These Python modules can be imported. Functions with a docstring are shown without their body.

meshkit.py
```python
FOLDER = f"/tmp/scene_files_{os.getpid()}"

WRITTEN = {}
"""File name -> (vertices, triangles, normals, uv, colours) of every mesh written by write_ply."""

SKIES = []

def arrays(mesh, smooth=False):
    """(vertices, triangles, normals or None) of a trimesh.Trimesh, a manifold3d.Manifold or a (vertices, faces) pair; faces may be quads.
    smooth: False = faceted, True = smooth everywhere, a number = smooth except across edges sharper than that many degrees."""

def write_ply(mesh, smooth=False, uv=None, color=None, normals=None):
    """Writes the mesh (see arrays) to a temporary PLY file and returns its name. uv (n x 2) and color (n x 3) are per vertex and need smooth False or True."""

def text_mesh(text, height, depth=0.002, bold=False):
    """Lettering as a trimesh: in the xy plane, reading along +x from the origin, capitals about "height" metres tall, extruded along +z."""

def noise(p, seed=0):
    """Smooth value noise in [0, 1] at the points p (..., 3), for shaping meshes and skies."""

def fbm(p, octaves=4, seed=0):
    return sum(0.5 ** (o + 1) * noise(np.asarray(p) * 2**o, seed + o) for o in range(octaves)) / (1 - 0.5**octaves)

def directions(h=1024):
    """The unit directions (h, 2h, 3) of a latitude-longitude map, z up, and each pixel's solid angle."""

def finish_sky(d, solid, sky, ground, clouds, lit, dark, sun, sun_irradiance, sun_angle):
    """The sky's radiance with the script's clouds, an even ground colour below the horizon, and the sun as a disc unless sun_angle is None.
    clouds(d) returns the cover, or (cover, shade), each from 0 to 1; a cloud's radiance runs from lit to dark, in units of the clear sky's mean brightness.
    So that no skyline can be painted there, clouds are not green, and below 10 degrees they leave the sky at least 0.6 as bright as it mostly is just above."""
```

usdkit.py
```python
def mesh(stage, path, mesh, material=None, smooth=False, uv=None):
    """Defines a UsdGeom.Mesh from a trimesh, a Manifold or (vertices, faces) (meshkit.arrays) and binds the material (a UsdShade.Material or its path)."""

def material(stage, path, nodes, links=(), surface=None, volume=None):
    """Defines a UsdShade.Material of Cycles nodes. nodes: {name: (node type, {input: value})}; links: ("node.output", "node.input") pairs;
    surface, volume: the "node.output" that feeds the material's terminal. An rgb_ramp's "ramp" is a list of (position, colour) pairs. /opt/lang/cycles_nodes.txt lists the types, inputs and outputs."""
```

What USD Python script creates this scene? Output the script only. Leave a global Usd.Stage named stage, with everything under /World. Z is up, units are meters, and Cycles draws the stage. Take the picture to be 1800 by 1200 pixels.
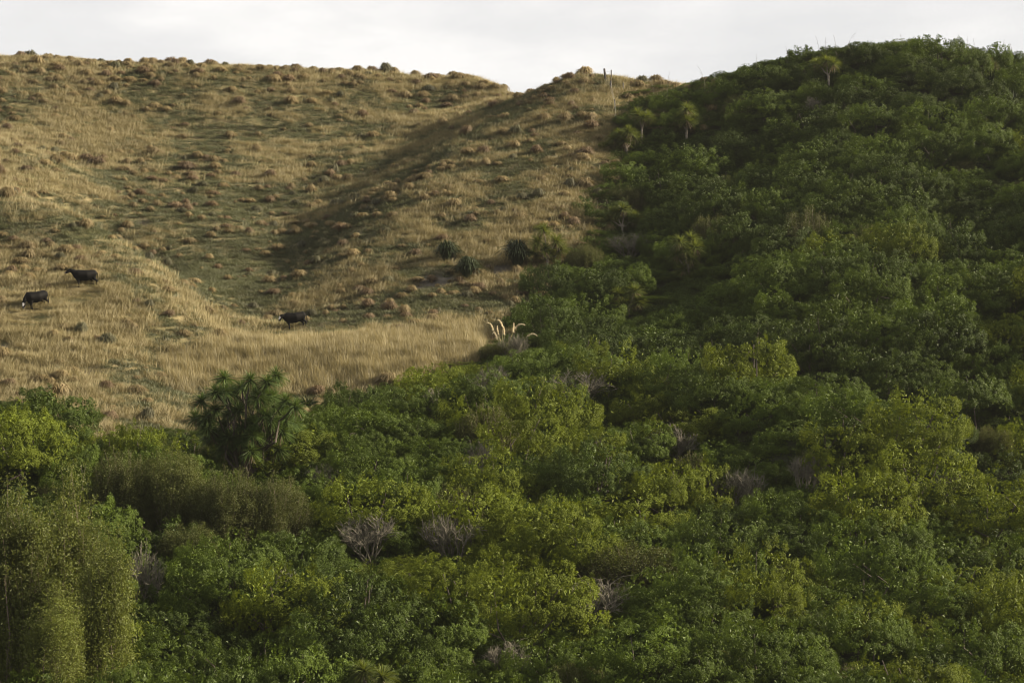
import math
import numpy as np
import trimesh
import manifold3d as m3
from scipy.interpolate import RBFInterpolator
from scipy.spatial import cKDTree
from shapely.geometry import Polygon, Point, LineString
from shapely import contains_xy
from pxr import Usd, UsdGeom, UsdLux, UsdShade, Sdf, Gf, Vt
import usdkit
import meshkit

# ------------------------------------------------------------------ stage, camera, sky, sun, exposure
stage = Usd.Stage.CreateInMemory()
UsdGeom.SetStageUpAxis(stage, 'Z')
UsdGeom.SetStageMetersPerUnit(stage, 1.0)
UsdGeom.Xform.Define(stage, '/World')
UsdGeom.Scope.Define(stage, '/World/Looks')
FPX, V0 = 4000.0, 1000.0                       # focal length in pixels of an 1800 wide picture, row of the horizon
PITCH = math.atan((V0 - 600.0) / FPX)
EXPOSURE = 2.0
SUN_AZ, SUN_EL = math.radians(88.0), math.radians(24.0)      # azimuth from +y (view direction) towards +x (right)
SUN_POWER, SUN_ANGLE = 1.25, 3.0
SKY_STRENGTH = 0.0505

cam = UsdGeom.Camera.Define(stage, '/World/camera')
cam.CreateHorizontalApertureAttr(36.0)
cam.CreateVerticalApertureAttr(24.0)
cam.CreateFocalLengthAttr(36.0 * FPX / 1800.0)
cam.CreateClippingRangeAttr((0.5, 20000.0))
cam.CreateFStopAttr(0.0)
cam.CreateExposureAttr(EXPOSURE)
cam.AddTranslateOp().Set(Gf.Vec3d(0, 0, 0))
cam.AddRotateXOp().Set(90.0 + math.degrees(PITCH))

sun_dir = np.array([math.sin(SUN_AZ) * math.cos(SUN_EL), math.cos(SUN_AZ) * math.cos(SUN_EL), math.sin(SUN_EL)])
dome = UsdLux.DomeLight.Define(stage, '/World/sky')
sky_mat = usdkit.material(stage, '/World/Looks/sky_look', {
    'sky': ('sky_texture', {'sky_type': 'single_scattering', 'sun_disc': False, 'sun_elevation': SUN_EL,
                            'sun_rotation': math.atan2(sun_dir[0], sun_dir[1]), 'air_density': 1.0, 'aerosol_density': 2.0}),
    'tc': ('texture_coordinate', {}),
    'map': ('mapping', {'scale': (1.0, 1.0, 3.5)}),
    'n': ('noise_texture', {'scale': 6.0, 'detail': 7.0, 'roughness': 0.55}),
    'cover': ('map_range', {'from_min': 0.3, 'from_max': 0.75, 'to_min': 0.95, 'to_max': 0.99, 'clamp': True}),
    'shade': ('rgb_ramp', {'ramp': [(0.36, (3.95, 3.93, 3.9)), (0.5, (4.35, 4.3, 4.24)), (0.62, (4.95, 4.86, 4.74))]}),
    'mix': ('mix', {'mix_type': 'mix'}),
    'bg': ('background_shader', {'strength': SKY_STRENGTH}),
}, [('tc.generated', 'map.vector'), ('map.vector', 'n.vector'), ('n.fac', 'cover.value'), ('n.fac', 'shade.fac'),
    ('cover.result', 'mix.fac'), ('sky.color', 'mix.color1'), ('shade.color', 'mix.color2'), ('mix.color', 'bg.color')], surface='bg.background')
UsdShade.MaterialBindingAPI.Apply(dome.GetPrim()).Bind(sky_mat)
dome.GetPrim().SetCustomDataByKey('kind', 'structure')
dome.GetPrim().SetCustomDataByKey('label', 'even pale white overcast sky above the ridge')
dome.GetPrim().SetCustomDataByKey('category', 'sky')
sun = UsdLux.DistantLight.Define(stage, '/World/sun')
sun.CreateIntensityAttr(SUN_POWER)
sun.CreateAngleAttr(SUN_ANGLE)
sun.CreateNormalizeAttr(True)
sun.CreateColorAttr(Gf.Vec3f(1.0, 0.87, 0.68))
# the light shines along its -z axis: turn +z towards the sun
zx = Gf.Matrix4d()
zx.SetRotate(Gf.Rotation(Gf.Vec3d(0, 0, 1), Gf.Vec3d(*map(float, sun_dir))))
sun.AddTransformOp().Set(zx)

rng = np.random.default_rng(11)

# ------------------------------------------------------------------ helpers
used = {}


def numbered(name):
    k = used.get(name, 0)
    used[name] = k + 1
    return name if k == 0 else f'{name}_{k:03d}'


def tag(prim, label, cat=None, group=None, kind=None):
    p = prim.GetPrim() if hasattr(prim, 'GetPrim') else prim
    p.SetCustomDataByKey('label', label)
    if cat:
        p.SetCustomDataByKey('category', cat)
    if group:
        p.SetCustomDataByKey('group', group)
    if kind:
        p.SetCustomDataByKey('kind', kind)
    return p


def xform(path, loc=(0, 0, 0), rz=0.0, scale=(1, 1, 1), tilt=(0, 0)):
    x = UsdGeom.Xform.Define(stage, path)
    set_xf(x, loc, rz, scale, tilt)
    return x


def set_xf(x, loc, rz=0.0, scale=(1, 1, 1), tilt=(0, 0)):
    x.ClearXformOpOrder()
    x.AddTranslateOp().Set(Gf.Vec3d(*map(float, loc)))
    x.AddRotateXYZOp().Set(Gf.Vec3f(float(tilt[0]), float(tilt[1]), float(math.degrees(rz))))
    x.AddScaleOp().Set(Gf.Vec3f(*map(float, scale)))


def thing(name, label, cat, loc=(0, 0, 0), rz=0.0, scale=(1, 1, 1), group=None, tilt=(0, 0)):
    x = xform('/World/' + numbered(name), loc, rz, scale, tilt)
    tag(x, label, cat, group)
    return x


def part(parent, name, mesh, mat, smooth=False):
    base = str(parent.GetPrim().GetPath()) + '/'
    path = base + name
    k = 0
    while stage.GetPrimAtPath(path):
        k += 1
        path = f'{base}{name}_{k:03d}'
    return usdkit.mesh(stage, path, mesh, mat, smooth=smooth)


firsts = {}


def place(key, name, make, label, cat, loc, rz=0.0, scale=(1, 1, 1), group=None, tilt=(0, 0)):
    """The first of a kind is built with its parts; every later one is an instance of it under its own name."""
    if key not in firsts:
        t = thing(name, label, cat, loc, rz, scale, group, tilt)
        make(t)
        firsts[key] = t.GetPath()
        return t
    x = xform('/World/' + numbered(name), loc, rz, scale, tilt)
    x.GetPrim().GetReferences().AddInternalReference(firsts[key])
    x.GetPrim().SetInstanceable(True)
    tag(x, label, cat, group)
    return x


def pix(u, v, d):
    """World point at depth d (metres along y) seen at pixel (u, v) of the 1800 x 1200 picture."""
    s = (600.0 - v) / FPX
    k = math.cos(PITCH) - s * math.sin(PITCH)
    return np.array([(u - 900.0) / FPX / k * d, d, (math.sin(PITCH) + s * math.cos(PITCH)) / k * d])


def to_pix(p):
    p = np.atleast_2d(p)
    y = p[:, 1] * math.cos(PITCH) + p[:, 2] * math.sin(PITCH)
    z = -p[:, 1] * math.sin(PITCH) + p[:, 2] * math.cos(PITCH)
    return 900 + FPX * p[:, 0] / y, 600 - FPX * z / y


def unit(a):
    return a / np.maximum(np.linalg.norm(a, axis=-1, keepdims=True), 1e-9)


def sstep(a, b, x):
    t = np.clip((x - a) / (b - a), 0, 1)
    return t * t * (3 - 2 * t)


def fb(x, y, s, seed, oct=3):
    return meshkit.fbm(np.stack([np.asarray(x) / s, np.asarray(y) / s, np.zeros_like(np.asarray(x, float)) + seed * 3.7], -1), oct, seed)


# ------------------------------------------------------------------ terrain
GRASS = [(0,100,288),(150,108,290),(300,112,290),(450,118,292),(600,128,293),(700,132,295),(780,140,297),(850,152,300),(885,155,292),(930,140,275),(1000,130,266),(1050,132,264),(1100,142,262),
 (0,200,270),(150,200,274),(300,200,277),(450,200,279),(600,200,281),(750,190,285),(820,180,287),
 (150,300,254),(300,300,256),(450,300,258),(600,290,262),(700,260,268),
 (250,400,236),(400,400,237),(520,400,240),(620,350,250),(330,470,224),(450,480,222),(560,460,227),
 (400,545,210),(520,575,203),(600,545,210),(420,600,199),
 (330,640,186),(420,628,188),(520,618,190),(620,612,191),(720,606,192),(820,602,191),
 (330,690,179),(500,680,183),(650,655,185),(200,735,167),(330,740,168),
 (0,250,246),(0,300,236),(60,352,223),(150,378,216),(200,422,210),(250,466,204),(288,502,198),(312,545,193),
 (50,430,207),(150,470,201),(100,490,198),(60,530,192),(150,550,190),(230,560,190),(60,600,184),(200,620,182),(60,660,177),(200,680,173),(100,690,171),
 (950,165,262),(900,200,257),(850,240,250),(800,272,243),(720,330,235),(650,390,228),(590,445,223),
 (1000,200,252),(1050,200,250),(950,260,243),(1050,280,238),(900,330,233),(1000,350,228),(800,400,225),(900,420,221),(700,470,218),(800,500,211),(880,520,207),(700,540,206),(780,570,200)]
SHRUB = [(1130,145,258),(1200,125,256),(1300,108,254),(1400,88,252),(1500,70,250),(1600,62,248),(1680,78,250),(1800,90,252),
 (1130,250,242),(1200,200,246),(1300,200,243),(1450,180,240),(1600,180,237),(1750,180,238),
 (1100,350,230),(1200,300,234),(1300,300,231),(1450,300,226),(1600,300,222),(1750,300,222),
 (1030,450,216),(1100,430,219),(1200,420,218),(1300,420,214),(1450,420,208),(1600,420,205),(1780,420,206),
 (950,540,200),(1000,540,202),(1100,530,204),(1200,530,201),(1300,530,197),(1450,530,192),(1600,530,190),(1750,530,192),
 (960,590,188),(1080,610,188),(1200,640,186),(1350,640,182),(1500,650,178),(1650,650,179),(1780,650,182),
 (1650,780,173),(1780,800,173),(1300,690,173),(1400,720,168),(1500,745,163),(1600,800,158),(1700,870,152),(1790,940,147),
 (560,690,172),(690,660,177),(750,645,178),(850,635,179),(950,640,178),(1080,680,174),(1200,720,168),
 (350,765,160),(240,760,159),(80,720,160),(0,780,150),(200,790,150),(450,800,152),(650,760,158),(850,740,163),(1050,780,159),(1250,800,157),
 (0,900,138),(200,900,138),(400,900,140),(600,900,143),(800,880,146),(1000,900,145),(1200,900,146),(1400,900,145),(1600,930,143),
 (0,1050,126),(200,1050,127),(500,1050,129),(800,1050,130),(1100,1050,131),(1400,1050,132),(1700,1050,134),
 (0,1200,116),(200,1200,117),(500,1200,118),(800,1200,119),(1100,1200,120),(1400,1200,121),(1700,1200,123)]
SH = 2.2
ctrl = []


def add_ctrl(u, v, d, drop):
    p = pix(u, v, d)
    p[2] -= drop
    ctrl.append(p)
    if u <= 100:
        q = pix(u - 380, v, d); q[2] -= drop; ctrl.append(q)
    if u >= 1700:
        q = pix(u + 330, v, d); q[2] -= drop + (4 if v > 700 else -6 if v > 200 else 2); ctrl.append(q)  # unseen slope off the right edge: raised to shade the hill, lowered for sun
    if v < 156 and drop < 9 and not (u == 950):
        q = pix(u, v, d).copy(); q[1] += 26; q[0] *= 1.08; q[2] -= drop + 7; ctrl.append(q)


for g in GRASS:
    add_ctrl(*g, 0.3)
for g in SHRUB:
    add_ctrl(*g, SH)
for u, d, z in [(225, 222, 28.6), (150, 229, 32.0), (740, 254, 46.4), (660, 243, 40.6), (1650, 165, 3.4), (1500, 172, 6.6), (1720, 160, 1.5), (870, 268, 54.0)]:
    ctrl.append(np.array([(u - 900) / FPX * d, d, z]))
for x in (-60, -20, 20, 60):
    ctrl.append(np.array([x, 92, -12.0])); ctrl.append(np.array([x, 70, -13.0]))
ctrl = np.array(ctrl)
rbf = RBFInterpolator(ctrl[:, :2], ctrl[:, 2], kernel='thin_plate_spline', smoothing=0.6)


def spread(a, b, step, far, n):
    core = np.arange(a, b + 1e-6, step)
    out = np.geomspace(step * 2, far, n)
    return np.concatenate([a - out[::-1], core, b + out])


XS = spread(-82, 88, 0.5, 2500, 26)
YS = spread(98, 325, 0.5, 2500, 26)
GX, GY = np.meshgrid(XS, YS)
cx, cy = np.clip(GX, -95, 100), np.clip(GY, 60, 335)
cc, inv = np.unique(np.stack([cx.ravel(), cy.ravel()], 1), axis=0, return_inverse=True)
GZ = rbf(cc)[inv.ravel()].reshape(GX.shape)
off = np.hypot(GX - cx, GY - cy)
base = np.where(GY < 80, np.where(GY > 0, -1.7 - 11.5 * sstep(0, 70, GY), -1.7), 8.0)
GZ = GZ + (base - GZ) * sstep(0, 160, off)

from scipy.interpolate import RegularGridInterpolator
raw_ground = RegularGridInterpolator((YS, XS), GZ, bounds_error=False, fill_value=0.0)


def hit(u, v, ground=None):
    ground = ground or raw_ground
    d = np.arange(100, 330, 0.15)
    a, b = pix(u, v, 100.0), pix(u, v, 330.0)
    t = ((d - 100) / 230)[:, None]
    p = a + (b - a) * t
    h = ground(p[:, [1, 0]])
    k = np.nonzero(p[:, 2] <= h)[0]
    return p[k[0]] if len(k) else p[-1]


# edge of the bush, walked along the photograph's boundary on the ground, then closed to the right and below
EDGE = [(1205,134),(1150,150),(1098,168),(1076,205),(1068,260),(1054,320),(1026,380),(1005,440),(965,480),(935,530),(905,575),(850,612),(760,640),(690,668),(610,690),(540,702),(450,735),(350,760),(190,752),(140,715),(60,705),(-60,705),(-250,705)]
edge = [hit(u, v)[:2] for u, v in EDGE]
bush = Polygon([(edge[0][0] + 3, 330), (edge[0][0] + 1.0, 275)] + [tuple(e) for e in edge] + [(-90, 95), (95, 95), (95, 330)]).buffer(0)


from scipy.ndimage import gaussian_filter as gaussian_filter_


def in_bush(x, y, grow=0.0):
    return contains_xy(bush.buffer(grow) if grow else bush, x, y)


# the near crest at the right and the gully behind it; clumps of the bush stand on a mounded floor
def along(pts):
    return LineString([tuple(p_) for p_ in pts])


from shapely import distance as shdist, points as shpoints
crest = [pix(*q_)[:2] for q_ in ((1250, 690, 174), (1300, 690, 172), (1400, 720, 168), (1500, 745, 163), (1600, 800, 158), (1700, 870, 152), (1790, 940, 147), (1900, 1010, 142))]
near = (GX > -5) & (GX < 60) & (GY > 130) & (GY < 200)
pts_ = shpoints(GX[near], GY[near])
GZ[near] += 2.3 * np.exp(-(shdist(along(crest), pts_) / 3.2) ** 2) - 3.0 * np.exp(-(shdist(along([c_ + np.array([4.5, 6.0]) for c_ in crest]), pts_) / 3.6) ** 2)
inner = sstep(0.0, 1.0, gaussian_filter_((in_bush(GX, GY, -3.0)).astype(float), 3.0))
GZ += inner * 2.6 * (fb(GX, GY, 7.0, 43, 2) - 0.5)
sm = gaussian_filter_(GZ, 9.0)
uu, vv = to_pix(np.stack([GX.ravel(), np.maximum(GY.ravel(), 5), GZ.ravel()], 1))
uu, vv = uu.reshape(GX.shape), vv.reshape(GX.shape)
spur = sstep(520, 600, uu) * sstep(1010, 940, uu) * sstep(560, 500, vv) * (GY > 205) * (GY < 282)
spur = gaussian_filter_(spur, 4.0)
GZ += (sm - GZ) * spur

# carve: terracettes on the grass, eroded banks, small hummocks
FX, FY = GX, GY
core = (FX > -83) & (FX < 89) & (FY > 97) & (FY < 326)
grass_m = np.zeros(GX.shape, bool)
grass_m[core] = ~in_bush(FX[core], FY[core])
gmask = np.where(grass_m & core, 1.0, 0.0)
from scipy.ndimage import gaussian_filter
gmask = gaussian_filter(gmask, 2.0)
zz = GZ + 1.4 * (fb(FX, FY, 9.0, 3) - 0.5)
saw = (zz / 1.15) % 1.0
terr = np.where(saw < 0.3, 1 - saw / 0.3, (saw - 0.3) / 0.7) - 0.5
tw = sstep(0.42, 0.62, fb(FX, FY, 16.0, 5))
hum = 0.55 * (fb(FX, FY, 3.2, 7, 3) - 0.5) + 1.5 * (fb(FX, FY, 13.0, 8, 2) - 0.5)
GZ = GZ + gmask * (0.42 * terr * tw + hum)
earth = gmask * 0.4 * sstep(0.30, 0.18, saw) * sstep(0.50, 0.62, fb(FX, FY, 16.0, 5)) * sstep(0.42, 0.58, fb(FX, FY, 4.0, 6))


def bank(pts, drop, width, side=1, run=6.0, soil=1.0):
    """A steep eroded step along a line over the hillside: the ground on one side is lowered and left bare."""
    global GZ, earth
    line = LineString([tuple(hit(u, v)[:2]) for u, v in pts])
    ax, ay = np.array(line.coords).T
    sel = (FX > ax.min() - 12) & (FX < ax.max() + 12) & (FY > ay.min() - 12) & (FY < ay.max() + 12)
    xs, ys = FX[sel], FY[sel]
    P = np.stack([xs, ys], 1)
    best, sgn, tt = np.full(len(xs), 1e9), np.zeros(len(xs)), np.zeros(len(xs))
    co = np.array(line.coords)
    L = 0
    for a, b in zip(co[:-1], co[1:]):
        ab = b - a
        n = np.linalg.norm(ab)
        t = np.clip(((P - a) @ ab) / n ** 2, 0, 1)
        q = P - (a + t[:, None] * ab)
        dd = np.hypot(q[:, 0], q[:, 1])
        s = np.sign(ab[0] * (P[:, 1] - a[1]) - ab[1] * (P[:, 0] - a[0]))
        m = dd < best
        best[m], sgn[m], tt[m] = dd[m], s[m], (L + t * n)[m]
        L += n
    w = best * sgn * side + 0.9 * (fb(xs, ys, 2.0, 21) - 0.5)
    ends = sstep(0, 3.0, tt) * sstep(0, 3.0, L - tt)
    cut = sstep(0, width, w) * (1 - sstep(width, run, w)) * ends
    GZ[sel] -= drop * cut
    e = sstep(-0.15, 0.2, w) * (1 - sstep(width * 1.1, width * 2.2, w + 1.2 * (fb(xs, ys, 1.5, 22) - 0.5))) * sstep(0, 1.5, tt) * sstep(0, 1.5, L - tt)
    earth[sel] = np.maximum(earth[sel], e * soil)


bank([(815, 268), (785, 280), (740, 318), (700, 345), (672, 368)], 1.0, 1.2, side=-1)
bank([(660, 400), (610, 430), (560, 462)], 0.8, 0.8, side=-1, soil=0.6)
bank([(45, 612), (10, 610), (-30, 612)], 0.9, 0.8, side=1)
bank([(190, 650), (150, 648), (110, 655)], 0.8, 0.8, side=1, soil=0.7)
bank([(880, 205), (840, 222), (800, 245)], 0.5, 1.0, side=-1, soil=0.5)
for (u, v, ru, rv) in [(765, 492, 2.6, 3.2), (790, 455, 1.3, 1.6), (880, 470, 1.6, 2.0), (600, 548, 1.0, 0.9), (905, 440, 1.6, 1.2), (250, 395, 1.2, 1.0)]:
    c = hit(u, v)
    r = np.hypot((FX - c[0]) / ru, (FY - c[1]) / rv) + 0.8 * (fb(FX, FY, 1.3, 31) - 0.5)
    e = 1 - sstep(0.5, 1.05, r)
    GZ = GZ - 0.35 * e
    earth = np.maximum(earth, 0.95 * e)

ground = RegularGridInterpolator((YS, XS), GZ, bounds_error=False, fill_value=0.0)
earth_at = RegularGridInterpolator((YS, XS), earth, bounds_error=False, fill_value=0.0)


def gz(x, y):
    return ground(np.stack([np.asarray(y, float), np.asarray(x, float)], -1))


gyy, gxx = np.gradient(GZ, YS, XS)
gx_at = RegularGridInterpolator((YS, XS), gxx, bounds_error=False, fill_value=0.0)
gy_at = RegularGridInterpolator((YS, XS), gyy, bounds_error=False, fill_value=0.0)


# ------------------------------------------------------------------ materials
def leaf_mat(name, dark, light, alt, rough=0.42, trans=0.3, tint=(1.5, 1.45, 0.7), patch=0.25, spec=0.5):
    """Leaf colours: each leaf its own shade, each plant its own tone, slow drifts over the hillside."""
    nodes = {
        'geo': ('geometry', {}), 'oi': ('object_info', {}),
        'ra': ('rgb_ramp', {'ramp': [(0.0, dark), (0.75, light), (0.93, light), (1.0, tuple(1.35 * np.array(light)))]}),
        'rb': ('rgb_ramp', {'ramp': [(0.0, tuple(0.8 * np.array(dark))), (0.8, alt), (1.0, tuple(1.3 * np.array(alt)))]}),
        'om': ('math', {'math_type': 'power', 'value2': 1.4}),
        'mix': ('mix', {}),
        'n': ('noise_texture', {'scale': 0.22, 'detail': 3.0}),
        'nv': ('map_range', {'from_min': 0.3, 'from_max': 0.7, 'to_min': 1.0 - patch, 'to_max': 1.0 + patch, 'clamp': True}),
        'hv': ('hsv', {'hue': 0.5, 'saturation': 1.0}),
        'p': ('principled_bsdf', {'roughness': rough, 'specular_ior_level': spec}),
        'tl': ('mix', {'mix_type': 'multiply', 'fac': 1.0, 'color2': tint}),
        't': ('translucent_bsdf', {}),
        's': ('mix_closure', {'fac': trans}),
    }
    links = [('geo.random_per_island', 'ra.fac'), ('geo.random_per_island', 'rb.fac'), ('oi.random', 'om.value1'), ('om.value', 'mix.fac'),
             ('ra.color', 'mix.color1'), ('rb.color', 'mix.color2'), ('geo.position', 'n.vector'), ('n.fac', 'nv.value'), ('nv.result', 'hv.value'),
             ('mix.color', 'hv.color'), ('hv.color', 'p.base_color'), ('hv.color', 'tl.color1'), ('tl.color', 't.color'),
             ('p.BSDF', 's.closure1'), ('t.BSDF', 's.closure2')]
    return usdkit.material(stage, '/World/Looks/' + name, nodes, links, surface='s.closure')


def plain_mat(name, c1, c2, scale=4.0, rough=0.85, bump=0.0, spec=0.25):
    nodes = {'geo': ('geometry', {}), 'n': ('noise_texture', {'scale': scale, 'detail': 4.0}),
             'r': ('rgb_ramp', {'ramp': [(0.3, c1), (0.7, c2)]}), 'p': ('principled_bsdf', {'roughness': rough, 'specular_ior_level': spec})}
    links = [('geo.position', 'n.vector'), ('n.fac', 'r.fac'), ('r.color', 'p.base_color')]
    if bump:
        nodes['b'] = ('bump', {'strength': bump, 'distance': 0.05})
        links += [('n.fac', 'b.height'), ('b.normal', 'p.normal')]
    return usdkit.material(stage, '/World/Looks/' + name, nodes, links, surface='p.BSDF')


M = {}
M['broadleaf'] = leaf_mat('broadleaf_leaves', (0.050, 0.074, 0.009), (0.150, 0.188, 0.020), (0.208, 0.215, 0.018), rough=0.5, trans=0.22, spec=0.09)
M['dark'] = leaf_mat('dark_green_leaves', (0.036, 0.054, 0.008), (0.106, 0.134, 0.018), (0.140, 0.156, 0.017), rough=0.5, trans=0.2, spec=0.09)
M['yellow'] = leaf_mat('yellow_green_leaves', (0.076, 0.096, 0.009), (0.182, 0.204, 0.019), (0.226, 0.220, 0.021), rough=0.6, trans=0.25, spec=0.08)
M['olive'] = leaf_mat('olive_leaves', (0.060, 0.068, 0.017), (0.132, 0.136, 0.034), (0.148, 0.136, 0.042), rough=0.6, trans=0.25, spec=0.1)
M['brown'] = leaf_mat('brown_olive_leaves', (0.056, 0.064, 0.018), (0.128, 0.134, 0.038), (0.142, 0.140, 0.042), rough=0.6, trans=0.25, spec=0.1)
M['pale'] = leaf_mat('pale_green_leaves', (0.085, 0.100, 0.022), (0.215, 0.230, 0.062), (0.25, 0.245, 0.08), rough=0.5, trans=0.3, spec=0.13)
M['cabbage_dark'] = leaf_mat('dark_cabbage_tree_leaves', (0.052, 0.080, 0.020), (0.150, 0.182, 0.044), (0.20, 0.20, 0.055), rough=0.5, trans=0.25, spec=0.15)
M['cabbage'] = leaf_mat('cabbage_tree_leaves', (0.080, 0.098, 0.022), (0.200, 0.208, 0.048), (0.27, 0.25, 0.065), rough=0.5, trans=0.35, spec=0.2)
M['cabbage_dry'] = leaf_mat('dry_cabbage_tree_leaves', (0.12, 0.085, 0.045), (0.24, 0.17, 0.09), (0.22, 0.16, 0.08), rough=0.7, trans=0.2)
M['flax'] = leaf_mat('flax_leaves', (0.018, 0.026, 0.009), (0.048, 0.058, 0.019), (0.06, 0.064, 0.022), rough=0.5, trans=0.2, spec=0.12)
M['twig'] = plain_mat('grey_twig', (0.050, 0.045, 0.033), (0.125, 0.112, 0.083), 6.0)
M['darkbark'] = plain_mat('dark_bark', (0.03, 0.024, 0.018), (0.07, 0.055, 0.042), 6.0)
M['bark'] = plain_mat('brown_bark', (0.06, 0.045, 0.032), (0.13, 0.10, 0.075), 6.0)
M['palebark'] = plain_mat('pale_bark', (0.11, 0.092, 0.075), (0.22, 0.19, 0.155), 5.0)
DRY = (1.15, 1.08, 0.9)
M['tussock'] = leaf_mat('tussock_blades', (0.17, 0.128, 0.052), (0.41, 0.325, 0.14), (0.39, 0.32, 0.148), rough=0.7, trans=0.25, tint=DRY)
M['tussock_brown'] = leaf_mat('brown_tussock_blades', (0.12, 0.080, 0.036), (0.30, 0.205, 0.092), (0.33, 0.24, 0.11), rough=0.7, trans=0.25, tint=DRY)
M['tussock_olive'] = leaf_mat('olive_tussock_blades', (0.070, 0.066, 0.026), (0.175, 0.150, 0.062), (0.24, 0.19, 0.085), rough=0.7, trans=0.25, tint=DRY)
M['straw'] = leaf_mat('straw_grass_blades', (0.195, 0.165, 0.078), (0.43, 0.365, 0.178), (0.335, 0.29, 0.137), rough=0.7, trans=0.3, patch=0.15, tint=DRY)
M['green'] = leaf_mat('green_grass_blades', (0.066, 0.072, 0.026), (0.155, 0.152, 0.058), (0.215, 0.19, 0.095), rough=0.65, trans=0.28, patch=0.2, tint=DRY)
M['plume'] = leaf_mat('plume_strands', (0.74, 0.67, 0.51), (0.87, 0.81, 0.66), (0.85, 0.78, 0.62), rough=0.8, trans=0.45, patch=0.0, tint=(1.15, 1.1, 0.95))
M['coat'] = plain_mat('black_coat', (0.0025, 0.0024, 0.0023), (0.006, 0.0055, 0.005), 3.0, rough=0.7, spec=0.04)
M['white_hair'] = plain_mat('white_hair', (0.30, 0.285, 0.27), (0.42, 0.40, 0.38), 8.0, rough=0.7)
M['nose'] = plain_mat('dark_nose', (0.03, 0.025, 0.025), (0.05, 0.04, 0.04), 8.0, rough=0.4)
M['wood'] = plain_mat('weathered_wood', (0.025, 0.022, 0.019), (0.06, 0.053, 0.046), 12.0)
M['wire'] = usdkit.material(stage, '/World/Looks/wire', {'p': ('principled_bsdf', {'base_color': (0.22, 0.215, 0.20), 'metallic': 0.3, 'roughness': 0.6})}, [], surface='p.BSDF')

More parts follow.
